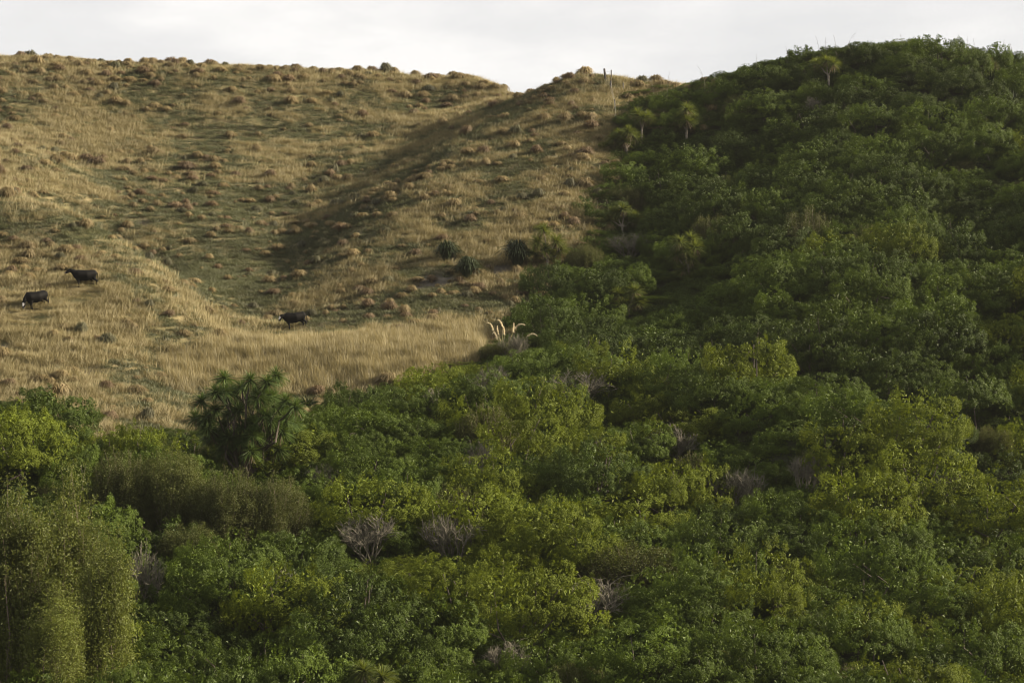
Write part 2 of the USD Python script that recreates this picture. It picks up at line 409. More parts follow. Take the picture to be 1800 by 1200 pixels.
# ------------------------------------------------------------------ the hillside itself: one sheet to the horizon
nx, ny = len(XS), len(YS)
V = np.stack([GX.ravel(), GY.ravel(), GZ.ravel()], 1)
ii, jj = np.meshgrid(np.arange(ny - 1), np.arange(nx - 1), indexing='ij')
q = (ii * nx + jj).ravel()
F = np.vstack([np.stack([q, q + 1, q + nx + 1], 1), np.stack([q, q + nx + 1, q + nx], 1)])
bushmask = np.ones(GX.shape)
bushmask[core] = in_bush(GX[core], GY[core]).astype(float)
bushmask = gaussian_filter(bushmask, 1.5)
ground_mat = usdkit.material(stage, '/World/Looks/hillside_ground', {
    'geo': ('geometry', {}), 'a': ('attribute', {'attribute': 'cover'}), 'sep': ('separate_color', {}),
    'n1': ('noise_texture', {'scale': 0.35, 'detail': 5.0}), 'n2': ('noise_texture', {'scale': 3.5, 'detail': 5.0, 'roughness': 0.65}),
    'g': ('rgb_ramp', {'ramp': [(0.35, (0.07, 0.068, 0.030)), (0.5, (0.115, 0.098, 0.048)), (0.65, (0.16, 0.13, 0.068))]}),
    'e': ('rgb_ramp', {'ramp': [(0.3, (0.040, 0.034, 0.027)), (0.7, (0.09, 0.08, 0.066))]}),
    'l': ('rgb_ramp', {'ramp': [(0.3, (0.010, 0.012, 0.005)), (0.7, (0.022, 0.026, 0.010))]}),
    'm1': ('mix', {}), 'm2': ('mix', {}),
    'b': ('bump', {'strength': 0.6, 'distance': 0.12}),
    'p': ('principled_bsdf', {'roughness': 0.95, 'specular_ior_level': 0.1})},
    [('geo.position', 'n1.vector'), ('geo.position', 'n2.vector'), ('n1.fac', 'g.fac'), ('n2.fac', 'e.fac'), ('n2.fac', 'l.fac'), ('a.color', 'sep.color'),
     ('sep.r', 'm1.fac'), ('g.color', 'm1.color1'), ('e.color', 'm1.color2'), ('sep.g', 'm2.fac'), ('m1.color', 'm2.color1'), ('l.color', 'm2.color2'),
     ('m2.color', 'p.base_color'), ('n2.fac', 'b.height'), ('b.normal', 'p.normal')], surface='p.BSDF')
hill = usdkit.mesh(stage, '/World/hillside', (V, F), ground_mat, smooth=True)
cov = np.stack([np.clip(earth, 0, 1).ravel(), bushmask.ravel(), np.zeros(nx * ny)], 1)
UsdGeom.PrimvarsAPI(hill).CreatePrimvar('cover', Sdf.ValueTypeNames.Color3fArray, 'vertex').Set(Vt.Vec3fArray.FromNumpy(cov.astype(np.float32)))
tag(hill, 'steep hillside with a grassy hollow, spurs and bare eroded banks', 'hillside', kind='structure')


# thin air that veils the far slopes
haze_mat = usdkit.material(stage, '/World/Looks/thin_haze', {'v': ('principled_volume', {'color': (0.95, 0.95, 0.93), 'density': 0.000031, 'anisotropy': 0.2})}, [], volume='v.volume')
hz = trimesh.creation.box([5400.0, 5400.0, 130.0])
hz.apply_translation([0, 200, float(GZ.min()) - 1.0 + 65.0])
if hz.bounds[1][2] < GZ.max() + 6:
    hz.vertices[hz.vertices[:, 2] > 0, 2] = GZ.max() + 6
tag(usdkit.mesh(stage, '/World/haze', hz, haze_mat), 'faint pale haze over the hillside', 'haze', kind='stuff')


# ------------------------------------------------------------------ plant geometry
def strips(base, dirs, lengths, width, droop, rg, seg=3, up=None, taper=0.15):
    """Blades: curved strips from base points along dirs, bending down by droop. Returns (V, F)."""
    n = len(base)
    side = unit(np.cross(dirs, np.where(np.abs(dirs[:, 2:]) > 0.95, [1.0, 0, 0], [0, 0, 1.0])))
    side = unit(side + 0.4 * rg.normal(size=(n, 3)))
    vs = []
    for k in range(seg + 1):
        t = k / seg
        p = base + dirs * (lengths * t)[:, None]
        p[:, 2] -= droop * lengths * t * t
        w = np.broadcast_to(width, (n,)) * (1 - (1 - taper) * t ** 1.5) * (0.7 + 0.3 * min(1, 3 * t))
        vs += [p - side * w[:, None] / 2, p + side * w[:, None] / 2]
    Vv = np.stack(vs, 1)
    m = 2 * (seg + 1)
    f = []
    for k in range(seg):
        a = 2 * k
        f += [(a, a + 1, a + 3), (a, a + 3, a + 2)]
    f = np.array(f)
    Ff = (np.arange(n)[:, None, None] * m + f[None]).reshape(-1, 3)
    return Vv.reshape(-1, 3), Ff


def join(*ms):
    vs, fs, n = [], [], 0
    for v, f in ms:
        vs.append(v); fs.append(f + n); n += len(v)
    return np.vstack(vs), np.vstack(fs)


def leaves(c, nrm, d, size, aspect, rg, fold=0.25):
    """Folded rhombic leaves at c, facing nrm, pointing along d."""
    n = len(c)
    d = unit(d - nrm * (d * nrm).sum(1, keepdims=True))
    s = np.cross(nrm, d)
    L = np.broadcast_to(size, (n,))[:, None]
    W = L * aspect
    a = c - d * L * 0.5
    b = c + d * L * 0.5 - nrm * L * 0.08
    l = c - s * W * 0.5 + nrm * W * fold - d * L * 0.03
    r = c + s * W * 0.5 + nrm * W * fold - d * L * 0.03
    Vv = np.stack([a, l, b, r], 1).reshape(-1, 3)
    f = np.array([(0, 2, 1), (0, 3, 2)])
    return Vv, (np.arange(n)[:, None, None] * 4 + f[None]).reshape(-1, 3)


def tube(p, r, sides=5):
    p = np.asarray(p, float)
    t = unit(np.gradient(p, axis=0))
    a = unit(np.cross(t, np.where(np.abs(t[:, 2:]) < 0.9, [0, 0, 1.0], [1.0, 0, 0])))
    b = np.cross(t, a)
    ang = np.arange(sides) * 2 * np.pi / sides
    r = np.broadcast_to(r, (len(p),))
    v = p[:, None] + r[:, None, None] * (np.cos(ang)[None, :, None] * a[:, None] + np.sin(ang)[None, :, None] * b[:, None])
    v = np.vstack([v.reshape(-1, 3), p[:1], p[-1:]])
    i, j = np.meshgrid(np.arange(len(p) - 1), np.arange(sides), indexing='ij')
    i, j = i.ravel(), j.ravel()
    k = (j + 1) % sides
    f = np.vstack([np.stack([i * sides + j, i * sides + k, (i + 1) * sides + k], 1), np.stack([i * sides + j, (i + 1) * sides + k, (i + 1) * sides + j], 1)])
    e = len(p) * sides
    jj_, kk_ = np.arange(sides), (np.arange(sides) + 1) % sides
    f = np.vstack([f, np.stack([np.full(sides, e), kk_, jj_], 1), np.stack([np.full(sides, e + 1), (len(p) - 1) * sides + jj_, (len(p) - 1) * sides + kk_], 1)])
    return v, f


def sphere_pts(n, rg):
    z = rg.uniform(-1, 1, n)
    a = rg.uniform(0, 2 * np.pi, n)
    s = np.sqrt(1 - z * z)
    return np.stack([s * np.cos(a), s * np.sin(a), z], 1)


def bent(p0, p1, r0, r1, rg, n=4, wob=0.12):
    t = np.linspace(0, 1, n)[:, None]
    p = p0 + (p1 - p0) * t
    L = np.linalg.norm(p1 - p0)
    p[1:-1] += rg.normal(size=(n - 2, 3)) * wob * L * 0.5
    return tube(p, np.linspace(r0, r1, n), 5)


def dome_crown(R, H, rg, leaf=0.064, aspect=0.6, spacing=0.21, per=25, lobe=(0.45, 0.8), flat=0.3, holes=0.09, disc=0.6):
    """A wind-clipped bush: a dome of lobes, each covered with rosettes of leaves, with gaps into its dark inside."""
    nl = int(10 + 8.0 * R * R)
    d = sphere_pts(nl * 3, rg)
    d = d[d[:, 2] > -0.25][:nl]
    lr = rg.uniform(lobe[0], lobe[1], len(d)) * (0.75 + 0.16 * R)
    bump = 1 + 0.30 * (meshkit.noise(d * 1.7 + rg.uniform(0, 50), 3) - 0.5)
    lc = d * np.array([R, R, H])[None] * bump[:, None] - d * lr[:, None] * 0.93
    lc[:, 2] += 0.35 * H * 0.2 + 0.55
    C, N = [], []
    for c, r in zip(lc, lr):
        k = max(6, int(4 * np.pi * r * r / spacing ** 2 * 1.15))
        s = sphere_pts(k, rg)
        p = c + s * r * np.array([1, 1, 0.85])
        dist = np.linalg.norm((p[:, None] - lc[None]) / lr[None, :, None], axis=2)
        keep = (dist > 0.97).all(1) & (p[:, 2] > 0.15)
        out = p - np.array([0, 0, 0.3 * H])
        keep &= (s * unit(out)).sum(1) > -0.2
        C.append(p[keep]); N.append(s[keep])
    C, N = np.vstack(C), np.vstack(N)
    k = rg.random(len(C)) > holes
    whole = unit((C - np.array([0, 0, 0.45])) / np.array([R * R, R * R, H * H]))
    C, N = C[k], unit(0.75 * N[k] + 0.65 * whole[k] + np.array([0, 0, flat * 0.5]) + 0.13 * rg.normal(size=(k.sum(), 3)))
    C = C + N * rg.normal(size=(len(C), 1)) * 0.05
    n = len(C)
    per_ = per
    cc_ = np.repeat(C, per_, 0); nn = np.repeat(N, per_, 0)
    rad = rg.normal(size=(len(cc_), 3))
    rad = rad - nn * (rad * nn).sum(1, keepdims=True)
    rad = unit(rad)
    rr = np.sqrt(rg.random(len(cc_))) * spacing * disc
    pos = cc_ + rad * rr[:, None] - nn * (rr ** 2 / spacing * 0.9)[:, None] + nn * rg.normal(size=(len(cc_), 1)) * 0.03
    ln = unit(nn + rad * (rr / spacing * 0.7)[:, None] + 0.2 * rg.normal(size=pos.shape))
    out = leaves(pos, ln, rad + 0.4 * rg.normal(size=pos.shape), leaf * rg.uniform(0.75, 1.3, len(pos)), aspect, rg)
    # leaves inside the crown, sparse and turned every way
    m = int(n * per * 0.16)
    idx = rg.integers(0, n, m)
    ip = C[idx] * np.array([1, 1, 1]) - N[idx] * rg.uniform(0.15, 0.6, (m, 1)) + rg.normal(size=(m, 3)) * 0.12
    inn = leaves(ip, sphere_pts(m, rg), rg.normal(size=(m, 3)), leaf * 2.6, aspect, rg)
    return join(out, inn), lc


def stems(lc, rg, r=0.05, n=5):
    ts = []
    for c in lc[rg.permutation(len(lc))[:n]]:
        b = np.array([rg.normal() * 0.2, rg.normal() * 0.2, -1.5])
        ts.append(bent(b, c, r, r * 0.35, rg, 5, 0.2))
    return join(*ts)


def dome_maker(mat, R, H, seed, **kw):
    def make(t):
        rg = np.random.default_rng(seed)
        crown, lc = dome_crown(R, H, rg, **kw)
        part(t, 'crown', crown, M[mat])
        part(t, 'trunk', stems(lc, rg, 0.025 + 0.01 * R), M['darkbark'])
    return make


def spray_crown(R, H, rg, nspray, per, leaf, mat_twig=True, lean=0.0, base_h=0.3, sx=1.0):
    """Upright sprays of small leaves on thin stems, as on tall shrubs: returns the leaves and the stems."""
    a = rg.uniform(0, 2 * np.pi, nspray)
    rr = np.sqrt(rg.random(nspray)) * R
    hx, hy = np.cos(a) * rr, np.sin(a) * rr
    top = H * np.sqrt(np.clip(1 - (rr / R) ** 2 * 0.75, 0, 1)) * rg.uniform(0.72, 1.05, nspray)
    L = rg.uniform(0.9, 1.9, nspray) * sx
    tip = np.stack([hx, hy, top], 1)
    dirn = unit(np.stack([hx / R * 0.35 + lean, hy / R * 0.35, np.ones(nspray)], 1) + 0.12 * rg.normal(size=(nspray, 3)))
    # more sprays lower down around the outside, so the flanks are clothed too
    m = nspray
    a2 = rg.uniform(0, 2 * np.pi, m)
    h2 = rg.uniform(base_h, 0.85, m) * H
    prof = R * np.sqrt(np.clip(1 - ((h2 / H - 0.35) / 0.75) ** 2, 0.1, 1)) * rg.uniform(0.8, 1.05, m)
    tip2 = np.stack([np.cos(a2) * prof, np.sin(a2) * prof, h2], 1)
    dir2 = unit(np.stack([np.cos(a2) * 0.3, np.sin(a2) * 0.3, np.ones(m)], 1) + 0.15 * rg.normal(size=(m, 3)))
    tip, dirn, L = np.vstack([tip, tip2]), np.vstack([dirn, dir2]), np.concatenate([L, rg.uniform(0.7, 1.5, m) * sx])
    n = len(tip)
    k = np.repeat(np.arange(n), per)
    t = rg.random(len(k))
    wid = (0.06 + 0.24 * np.sin(np.pi * np.clip(t, 0, 1) ** 0.7)) * sx
    rad = unit(rg.normal(size=(len(k), 3)))
    pos = tip[k] - dirn[k] * (L[k] * t)[:, None] + rad * (wid * np.sqrt(rg.random(len(k))))[:, None]
    ln = unit(rad * 0.7 + dirn[k] * 0.35 + 0.6 * rg.normal(size=pos.shape))
    lv = leaves(pos, ln, dirn[k] + 0.5 * rg.normal(size=pos.shape), leaf * rg.uniform(0.7, 1.3, len(k)), 0.5, rg)
    tw = []
    for i in range(n):
        b = tip[i] - dirn[i] * L[i] * 1.15
        tw.append(tube(np.array([b, tip[i]]), [0.010, 0.004], 3))
    for i in rg.permutation(n)[: max(6, n // 5)]:
        c = tip[i] - dirn[i] * L[i] * 1.1
        b = np.array([c[0] * 0.25, c[1] * 0.25, -0.4])
        tw.append(bent(b, c, 0.05, 0.02, rg, 4, 0.08))
    return lv, join(*tw)


def spray_maker(mat, R, H, seed, nspray, per, leaf, bark='bark', **kw):
    def make(t):
        rg = np.random.default_rng(seed)
        lv, tw = spray_crown(R, H, rg, nspray, per, leaf, **kw)
        part(t, 'crown', lv, M[mat])
        part(t, 'trunk', tw, M[bark])
    return make


def dead_maker(R, H, seed, leafy=0.0):
    def make(t):
        rg = np.random.default_rng(seed)
        main, fine = [], []
        for i in range(16):
            a = rg.uniform(0, 2 * np.pi)
            out = rg.uniform(0.1, 1.0) ** 0.7
            tipp = np.array([np.cos(a) * R * out, np.sin(a) * R * out, H * (1.05 - 0.45 * out) * rg.uniform(0.8, 1.1)])
            b = np.array([rg.normal() * 0.12, rg.normal() * 0.12, -0.3])
            mid = b + (tipp - b) * 0.55 + rg.normal(size=3) * 0.12
            main.append(tube(np.array([b, b + (mid - b) * 0.5 + rg.normal(size=3) * 0.06, mid, tipp]), [0.045, 0.035, 0.024, 0.010], 4))
            for j in range(16):
                s = rg.uniform(0.35, 1.0)
                p = mid + (tipp - mid) * (s - 0.35) / 0.65
                dv = unit(np.array([tipp[0] - b[0], tipp[1] - b[1], 1.6 * H]) / H * 0.5 + 0.35 * rg.normal(size=3))
                l = rg.uniform(0.35, 0.85) * 0.45 * H
                e = p + dv * l
                fine.append(tube(np.array([p, p + dv * l * 0.5 + rg.normal(size=3) * 0.03, e]), [0.014, 0.011, 0.006], 3))
                for _ in range(4):
                    q0 = p + dv * l * rg.uniform(0.3, 0.95)
                    fine.append(tube(np.array([q0, q0 + unit(dv + 0.5 * rg.normal(size=3)) * l * rg.uniform(0.25, 0.5)]), [0.009, 0.005], 3))
        part(t, 'trunk', join(*main), M['twig'])
        part(t, 'twigs', join(*fine), M['twig'])
        if leafy:
            n = int(2600 * leafy * R)
            p = sphere_pts(n, rg) * np.array([R, R, H * 0.5]) * (rg.random((n, 1)) ** 0.4) + np.array([0, 0, H * 0.55])
            part(t, 'crown', leaves(p, sphere_pts(n, rg), rg.normal(size=(n, 3)), 0.05, 0.5, rg), M['olive'])
    return make


def tuft(n, rad, hmin, hmax, lean, width, rg, droop=0.15, seg=2):
    a = rg.uniform(0, 2 * np.pi, n)
    r = np.sqrt(rg.random(n)) * rad
    b = np.stack([np.cos(a) * r, np.sin(a) * r, np.full(n, -0.06)], 1)
    d = unit(np.stack([rg.normal(size=n) * 0.40 + lean, rg.normal(size=n) * 0.40, np.ones(n)], 1))
    return strips(b, d, rg.uniform(hmin, hmax, n), width, droop, rg, seg)


def tussock_mesh(seed, H=0.72, n=430, spread_=1.0, width=0.036):
    """A mop of long blades that rise from one stool and hang over all round."""
    rg = np.random.default_rng(seed)
    a = rg.uniform(0, 2 * np.pi, n)
    rho = (0.10 + 0.50 * np.sqrt(rg.random(n))) * spread_
    hh = H * np.sqrt(np.clip(1.12 - (rho / (0.66 * spread_)) ** 2, 0.1, 1)) * rg.uniform(0.85, 1.12, n)
    end = rg.uniform(0.62, 0.9, n)
    b = np.stack([np.cos(a), np.sin(a), np.zeros(n)], 1) * (0.22 * np.sqrt(rg.random((n, 1))))
    out = np.stack([np.cos(a + rg.normal(size=n) * 0.25) - 0.15, np.sin(a + rg.normal(size=n) * 0.25), np.zeros(n)], 1)
    side = unit(np.stack([-out[:, 1], out[:, 0], 0.3 * rg.normal(size=n)], 1))
    vs = []
    for t in np.linspace(0, 1, 6):
        p = b + out * (rho * t ** 1.4)[:, None]
        p[:, 2] = -0.05 + (hh + 0.05) * np.sin(np.pi * t * end)
        w = width * (1 - 0.65 * t ** 2)
        vs += [p - side * w / 2, p + side * w / 2]
    Vv = np.stack(vs, 1)
    f = np.array([q_ for k in range(5) for q_ in ((2 * k, 2 * k + 1, 2 * k + 3), (2 * k, 2 * k + 3, 2 * k + 2))])
    return Vv.reshape(-1, 3), (np.arange(n)[:, None, None] * 12 + f[None]).reshape(-1, 3)


def head_mesh(seed, L=0.62, n=95, dry=False, axis=(0, 0, 1)):
    """A ball of sword leaves at a branch end; dry ones hang below."""
    rg = np.random.default_rng(seed)
    s = sphere_pts(n * 3, rg)
    s = s[(s[:, 2] < -0.25) if dry else (s[:, 2] > -0.7)][:n]
    s = unit(s + np.asarray(axis) * (0.0 if dry else 0.35))
    return strips(s * 0.04, s, rg.uniform(0.75, 1.1, len(s)) * L, 0.05, 0.3 if not dry else 0.35, rg, 3, taper=0.3)


def flax_mesh(seed, L=1.7, n=130, spread_=0.75):
    rg = np.random.default_rng(seed)
    a = rg.uniform(0, 2 * np.pi, n)
    b = np.stack([np.cos(a), np.sin(a), np.zeros(n)], 1) * 0.18 * np.sqrt(rg.random((n, 1)))
    el = rg.uniform(0.75, 1.5, n)
    d = unit(np.stack([np.cos(a) * np.cos(el) * spread_ * 1.5, np.sin(a) * np.cos(el) * spread_ * 1.5, np.sin(el)], 1))
    return strips(b - np.array([0, 0, 0.1]), d, rg.uniform(0.65, 1.1, n) * L, 0.085, rg.uniform(0.25, 0.75, n), rg, 5, taper=0.12)


# ------------------------------------------------------------------ where shrubs stand
taken = []          # x, y, radius of everything placed by hand in the bush


def region(u, v):
    if v < 175 and u > 1080:
        return 'crest'
    if u > 1000 and v < 640 + max(0, (u - 1250) * 0.42):
        return 'upper'
    return 'lower'


# named single shrubs: u, v of the crown's top, depth, width in pixels
def top_point(u, v, d):
    p = pix(u, v, d)
    g = float(gz(p[0], p[1]))
    return p, g


LABEL_SINGLE = []


def single(key, name, make, u, v, d, wpx, R, H, label, cat='shrub', rz=None, hmin=0.6, hmax=2.2):
    p, g = top_point(u, v, d)
    w = wpx * d / FPX
    s = w / (2 * R)
    h = max(p[2] - g, 0.3)
    sz = min(max(h / (H + 0.55), hmin * s), hmax * s)
    place(key, name, make, label, cat, (p[0], p[1], g), rng.uniform(0, 6.28) if rz is None else rz, (s, s, sz))
    taken.append((p[0], p[1], w / 2))


KIND = {}
for i in range(2):
    KIND[f'broad_s{i}'] = (dome_maker('broadleaf', 1.3, 1.35, 100 + i), 1.3, 1.35)
    KIND[f'broad_l{i}'] = (dome_maker('broadleaf', 2.9, 2.3, 120 + i), 2.9, 2.3)
    KIND[f'dark_l{i}'] = (dome_maker('dark', 2.8, 2.3, 150 + i), 2.8, 2.3)
    KIND[f'yellow_s{i}'] = (dome_maker('yellow', 1.2, 1.25, 200 + i, leaf=0.056, spacing=0.19, per=23, flat=0.4, disc=0.6), 1.2, 1.25)
    KIND[f'olive_m{i}'] = (spray_maker('olive', 1.5, 2.0, 250 + i, 105, 80, 0.09), 1.5, 2.0)
    KIND[f'brown_m{i}'] = (spray_maker('brown', 1.6, 2.3, 270 + i, 105, 80, 0.09), 1.6, 2.3)
    KIND[f'dead{i}'] = (dead_maker(1.2, 1.9, 300 + i, 0.18 * i), 1.2, 1.9)
for i in range(3):
    KIND[f'broad_m{i}'] = (dome_maker('broadleaf', 2.0, 1.8, 110 + i), 2.0, 1.8)
    KIND[f'dark_m{i}'] = (dome_maker('dark', 1.9, 1.8, 140 + i), 1.9, 1.8)
    KIND[f'yellow_m{i}'] = (dome_maker('yellow', 1.9, 1.65, 210 + i, leaf=0.056, spacing=0.19, per=23, flat=0.4, disc=0.6), 1.9, 1.65)
KIND['kanuka0'] = (spray_maker('brown', 1.9, 6.2, 400, 100, 190, 0.11, sx=1.8, base_h=0.28), 1.9, 6.2)
KIND['kanuka1'] = (spray_maker('brown', 2.0, 5.6, 401, 100, 190, 0.11, sx=1.8, base_h=0.28), 2.0, 5.6)
KIND['tall0'] = (spray_maker('pale', 1.5, 11.0, 410, 58, 270, 0.13, sx=2.5, base_h=0.05, bark='bark'), 1.5, 11.0)
KIND['tall1'] = (spray_maker('pale', 1.5, 11.0, 411, 58, 270, 0.13, sx=2.5, base_h=0.05, bark='bark'), 1.5, 11.0)

for (k, u, v, d, w, label) in [
    ('tall0', 40, 800, 117, 130, 'tall upright tree with pale glinting leaves at the left edge of the photo'),
    ('tall1', 128, 780, 119, 120, 'tallest upright tree with pale glinting leaves in the lower left corner'),
    ('tall0', 188, 890, 116, 105, 'shorter upright tree with pale leaves at the right of the lower left corner trees'),
    ('tall1', 100, 1000, 113, 110, 'front upright pale tree with brown stems showing in the lower left corner'),
]:
    mk, R, H = KIND[k]
    single(k, 'upright_tree', mk, u, v, d, w, R, H, label, 'tree', hmin=0.2, hmax=2.5)
for (k, u, v, d, w, label) in [
    ('kanuka0', 215, 765, 141, 120, 'brown olive bushy tree at the left end of the brown stand'),
    ('kanuka1', 305, 760, 141, 125, 'brown olive bushy tree with the highest crown in the middle of the brown stand'),
    ('kanuka0', 402, 797, 140, 125, 'brown olive bushy tree right of the middle of the brown stand, dark gap beside it'),
    ('kanuka1', 485, 814, 141, 125, 'brown olive bushy tree at the right end of the brown stand, bare stems below'),
    ('kanuka0', 330, 900, 135, 110, 'lower brown olive bushy tree in front of the brown stand'),
]:
    mk, R, H = KIND[k]
    single(k, 'bushy_tree', mk, u, v, d, w, R, H, label, 'tree', hmin=0.3, hmax=2.0)
for (k, u, v, d, w, label) in [
    ('dark_l0', 80, 672, 160, 200, 'big rounded dark green shrub at the left edge below the dry spur'),
    ('dark_l1', 622, 662, 172, 125, 'rounded dark green shrub right of the big many headed cabbage tree'),
    ('dark_l0', 950, 508, 199, 130, 'large rounded dark green shrub jutting into the grass above the pale plumes'),
    ('yellow_m0', 240, 722, 160, 110, 'low yellow green shrub between the dark round shrub and the big cabbage tree'),
    ('dark_m0', 383, 652, 163, 65, 'small dark shrub poking up behind the left of the big cabbage tree'),
    ('yellow_m1', 760, 632, 178, 150, 'smooth domed yellow green shrub at the grass edge left of centre'),
    ('yellow_m2', 800, 655, 174, 190, 'broad smooth domed yellow green shrub in front of the grass edge'),
    ('olive_m0', 880, 606, 186, 80, 'olive shrub with grey twigs standing below the pale plumes'),
    ('yellow_m0', 1022, 578, 186, 105, 'domed yellow green shrub to the right of the pale plumes'),
    ('dark_l1', 960, 450, 210, 100, 'dark green shrub beside the grass just below the small cabbage tree clump'),
    ('dark_l0', 1150, 565, 192, 210, 'broad dark green shrub below the two headed cabbage tree'),
    ('yellow_m1', 1110, 640, 182, 160, 'mid green domed shrub at the centre of the slope below the broad dark shrub'),
    ('broad_l0', 790, 752, 158, 180, 'broad bright green glossy shrub at the left of the centre'),
    ('broad_l1', 600, 822, 148, 150, 'rounded glossy shrub right of the brown stand'),
    ('yellow_m2', 1100, 850, 147, 240, 'large sunlit yellow green shrub right of the dark hollow'),
    ('yellow_m1', 860, 900, 141, 110, 'yellow green shrub with a grey shaded left side near the dark hollow'),
    ('brown_m0', 1100, 965, 137, 200, 'brownish fine leaved shrub right of centre near the bottom'),
    ('brown_m1', 1410, 985, 138, 130, 'brownish domed fine leaved shrub in the lower right thicket'),
    ('brown_m0', 1735, 955, 144, 110, 'brown olive shrub at the right edge below the steep gully'),
    ('brown_m1', 1230, 1120, 124, 200, 'brown olive shrub along the bottom edge right of centre'),
    ('brown_m0', 1460, 1150, 124, 160, 'brown fine leaved shrub at the bottom edge below the lower right thicket'),
    ('broad_l0', 1640, 55, 247, 120, 'highest rounded shrub on the right skyline'),
    ('broad_m1', 1745, 72, 249, 75, 'small round shrub on the right skyline beside a gap of sky'),
    ('dark_m1', 1410, 76, 251, 55, 'small dark shrub on the rising right skyline'),
]:
    mk, R, H = KIND[k]
    single(k, {'dark': 'dark_green_shrub', 'broad': 'broadleaf_shrub', 'yellow': 'yellow_green_shrub', 'olive': 'olive_shrub', 'brown': 'brown_shrub'}[k.split('_')[0]],
           mk, u, v, d, w, R, H, label)
for (i, u, v, d, w, label) in [
    (0, 1020, 680, 172, 115, 'large grey leafless shrub at the centre above the yellow green domes'),
    (1, 772, 682, 170, 60, 'small grey twiggy shrub on the domed thicket left of centre'),
    (0, 1180, 748, 162, 85, 'grey dead shrub with bare stems right of centre'),
    (1, 1290, 822, 152, 95, 'wide grey brown dead shrub on the right slope'),
    (0, 1415, 796, 153, 62, 'narrow grey dead shrub left of the crest over the gully'),
    (0, 655, 902, 140, 100, 'dead shrub with many pale bare stems below the left glossy shrub'),
    (1, 795, 900, 141, 95, 'grey twiggy shrub touching the yellow green shrub near the dark hollow'),
    (0, 1040, 1015, 131, 130, 'big dark grey dead shrub under the brownish shrub'),
    (1, 1685, 856, 152, 65, 'brown grey dead shrub at the head of the right gully'),
    (0, 1375, 1042, 132, 55, 'small pale dead shrub in the lower right thicket'),
    (0, 492, 998, 132, 55, 'small grey dead shrub below the brown stand'),
    (0, 1110, 418, 220, 75, 'grey bare stems under the middle cabbage tree'),
    (1, 900, 590, 184, 50, 'small grey dead twigs beside the pale plumes'),
    (0, 250, 948, 130, 60, 'pale bare stems in front of the brown stand'),
    (1, 1640, 1082, 131, 55, 'small dead shrub near the lower right corner'),
    (0, 890, 1128, 124, 80, 'grey dead shrub by the bottom edge left of centre'),
    (1, 1060, 770, 160, 55, 'small dead shrub hidden between domes below the centre'),
]:
    mk, R, H = KIND[f'dead{i}']
    single(f'dead{i}', 'dead_shrub', mk, u, v - 12, d, w * 1.15, R, H, label)

# cabbage trees: heads given as pixels, depth; branches rise to them from one base
CAB = [
    ('big cabbage tree with many spiky heads standing before the dry grass', 152,
     (430, 800), [(365,742),(355,705),(392,760),(412,690),(380,690),(440,668),(470,672),(420,720),(445,745),(480,700),(500,720),(475,745),(515,745),(500,765),(455,780),(425,775),(400,790),(370,770),(520,715),(395,665),(485,660),(455,700),(345,735),(440,790),(490,790)], 0.85),
    ('cabbage tree with a broad yellow green crown on forked stems below the grassy ridge', 219, (1093, 412), [(1080,375),(1095,368),(1110,380),(1072,388),(1118,385),(1100,388)], 0.95),
    ('three headed cabbage tree near the top of the bush beside the ridge', 240, (1207, 236), [(1208,192),(1195,208),(1220,210),(1208,212)], 0.95),
    ('tall cabbage tree with stacked shaggy heads on the middle slope', 212, (1212, 535), [(1195,425),(1215,420),(1205,440),(1222,435),(1190,447),(1213,455),(1200,475),(1222,472),(1218,490),(1208,505),(1216,512)], 0.95),
    ('two headed cabbage tree standing lowest on the right slope', 202, (1105, 555), [(1088,518),(1116,512),(1095,535),(1120,532)], 0.95),
    ('small cabbage tree close to the skyline on the right hill', 248, (1458, 140), [(1452,108),(1464,112),(1436,112)], 0.9),
    ('squat green cabbage tree clump at the edge of the grassy ridge', 240, (1102, 268), [(1090,238),(1105,232),(1116,240),(1098,248),(1080,245)], 0.95),
    ('cabbage tree on a thin bare trunk just above the squat clump', 246, (1128, 240), [(1122,200),(1138,205),(1130,208)], 0.95),
    ('cabbage tree clump at the foot of the grass slope beside the round flax', 213, (962, 462), [(955,405),(945,425),(978,425),(958,440),(940,445),(968,447),(985,440)], 1.0),
    ('low cabbage tree cut by the bottom edge of the photo', 116, (655, 1225), [(640,1180),(672,1190)], 0.8),
]


rgb_ = np.random.default_rng(31)
fill = []
while len(fill) < 30:
    a_, b_ = rgb_.uniform(-1, 1, 2)
    if a_ * a_ + b_ * b_ < 0.9 and all((a_ - p_) ** 2 + (b_ - q_) ** 2 > 0.07 for p_, q_ in fill):
        fill.append((a_, b_))
CAB[0][3].extend([(437 + 82 * a_, 735 + 66 * b_) for a_, b_ in fill])


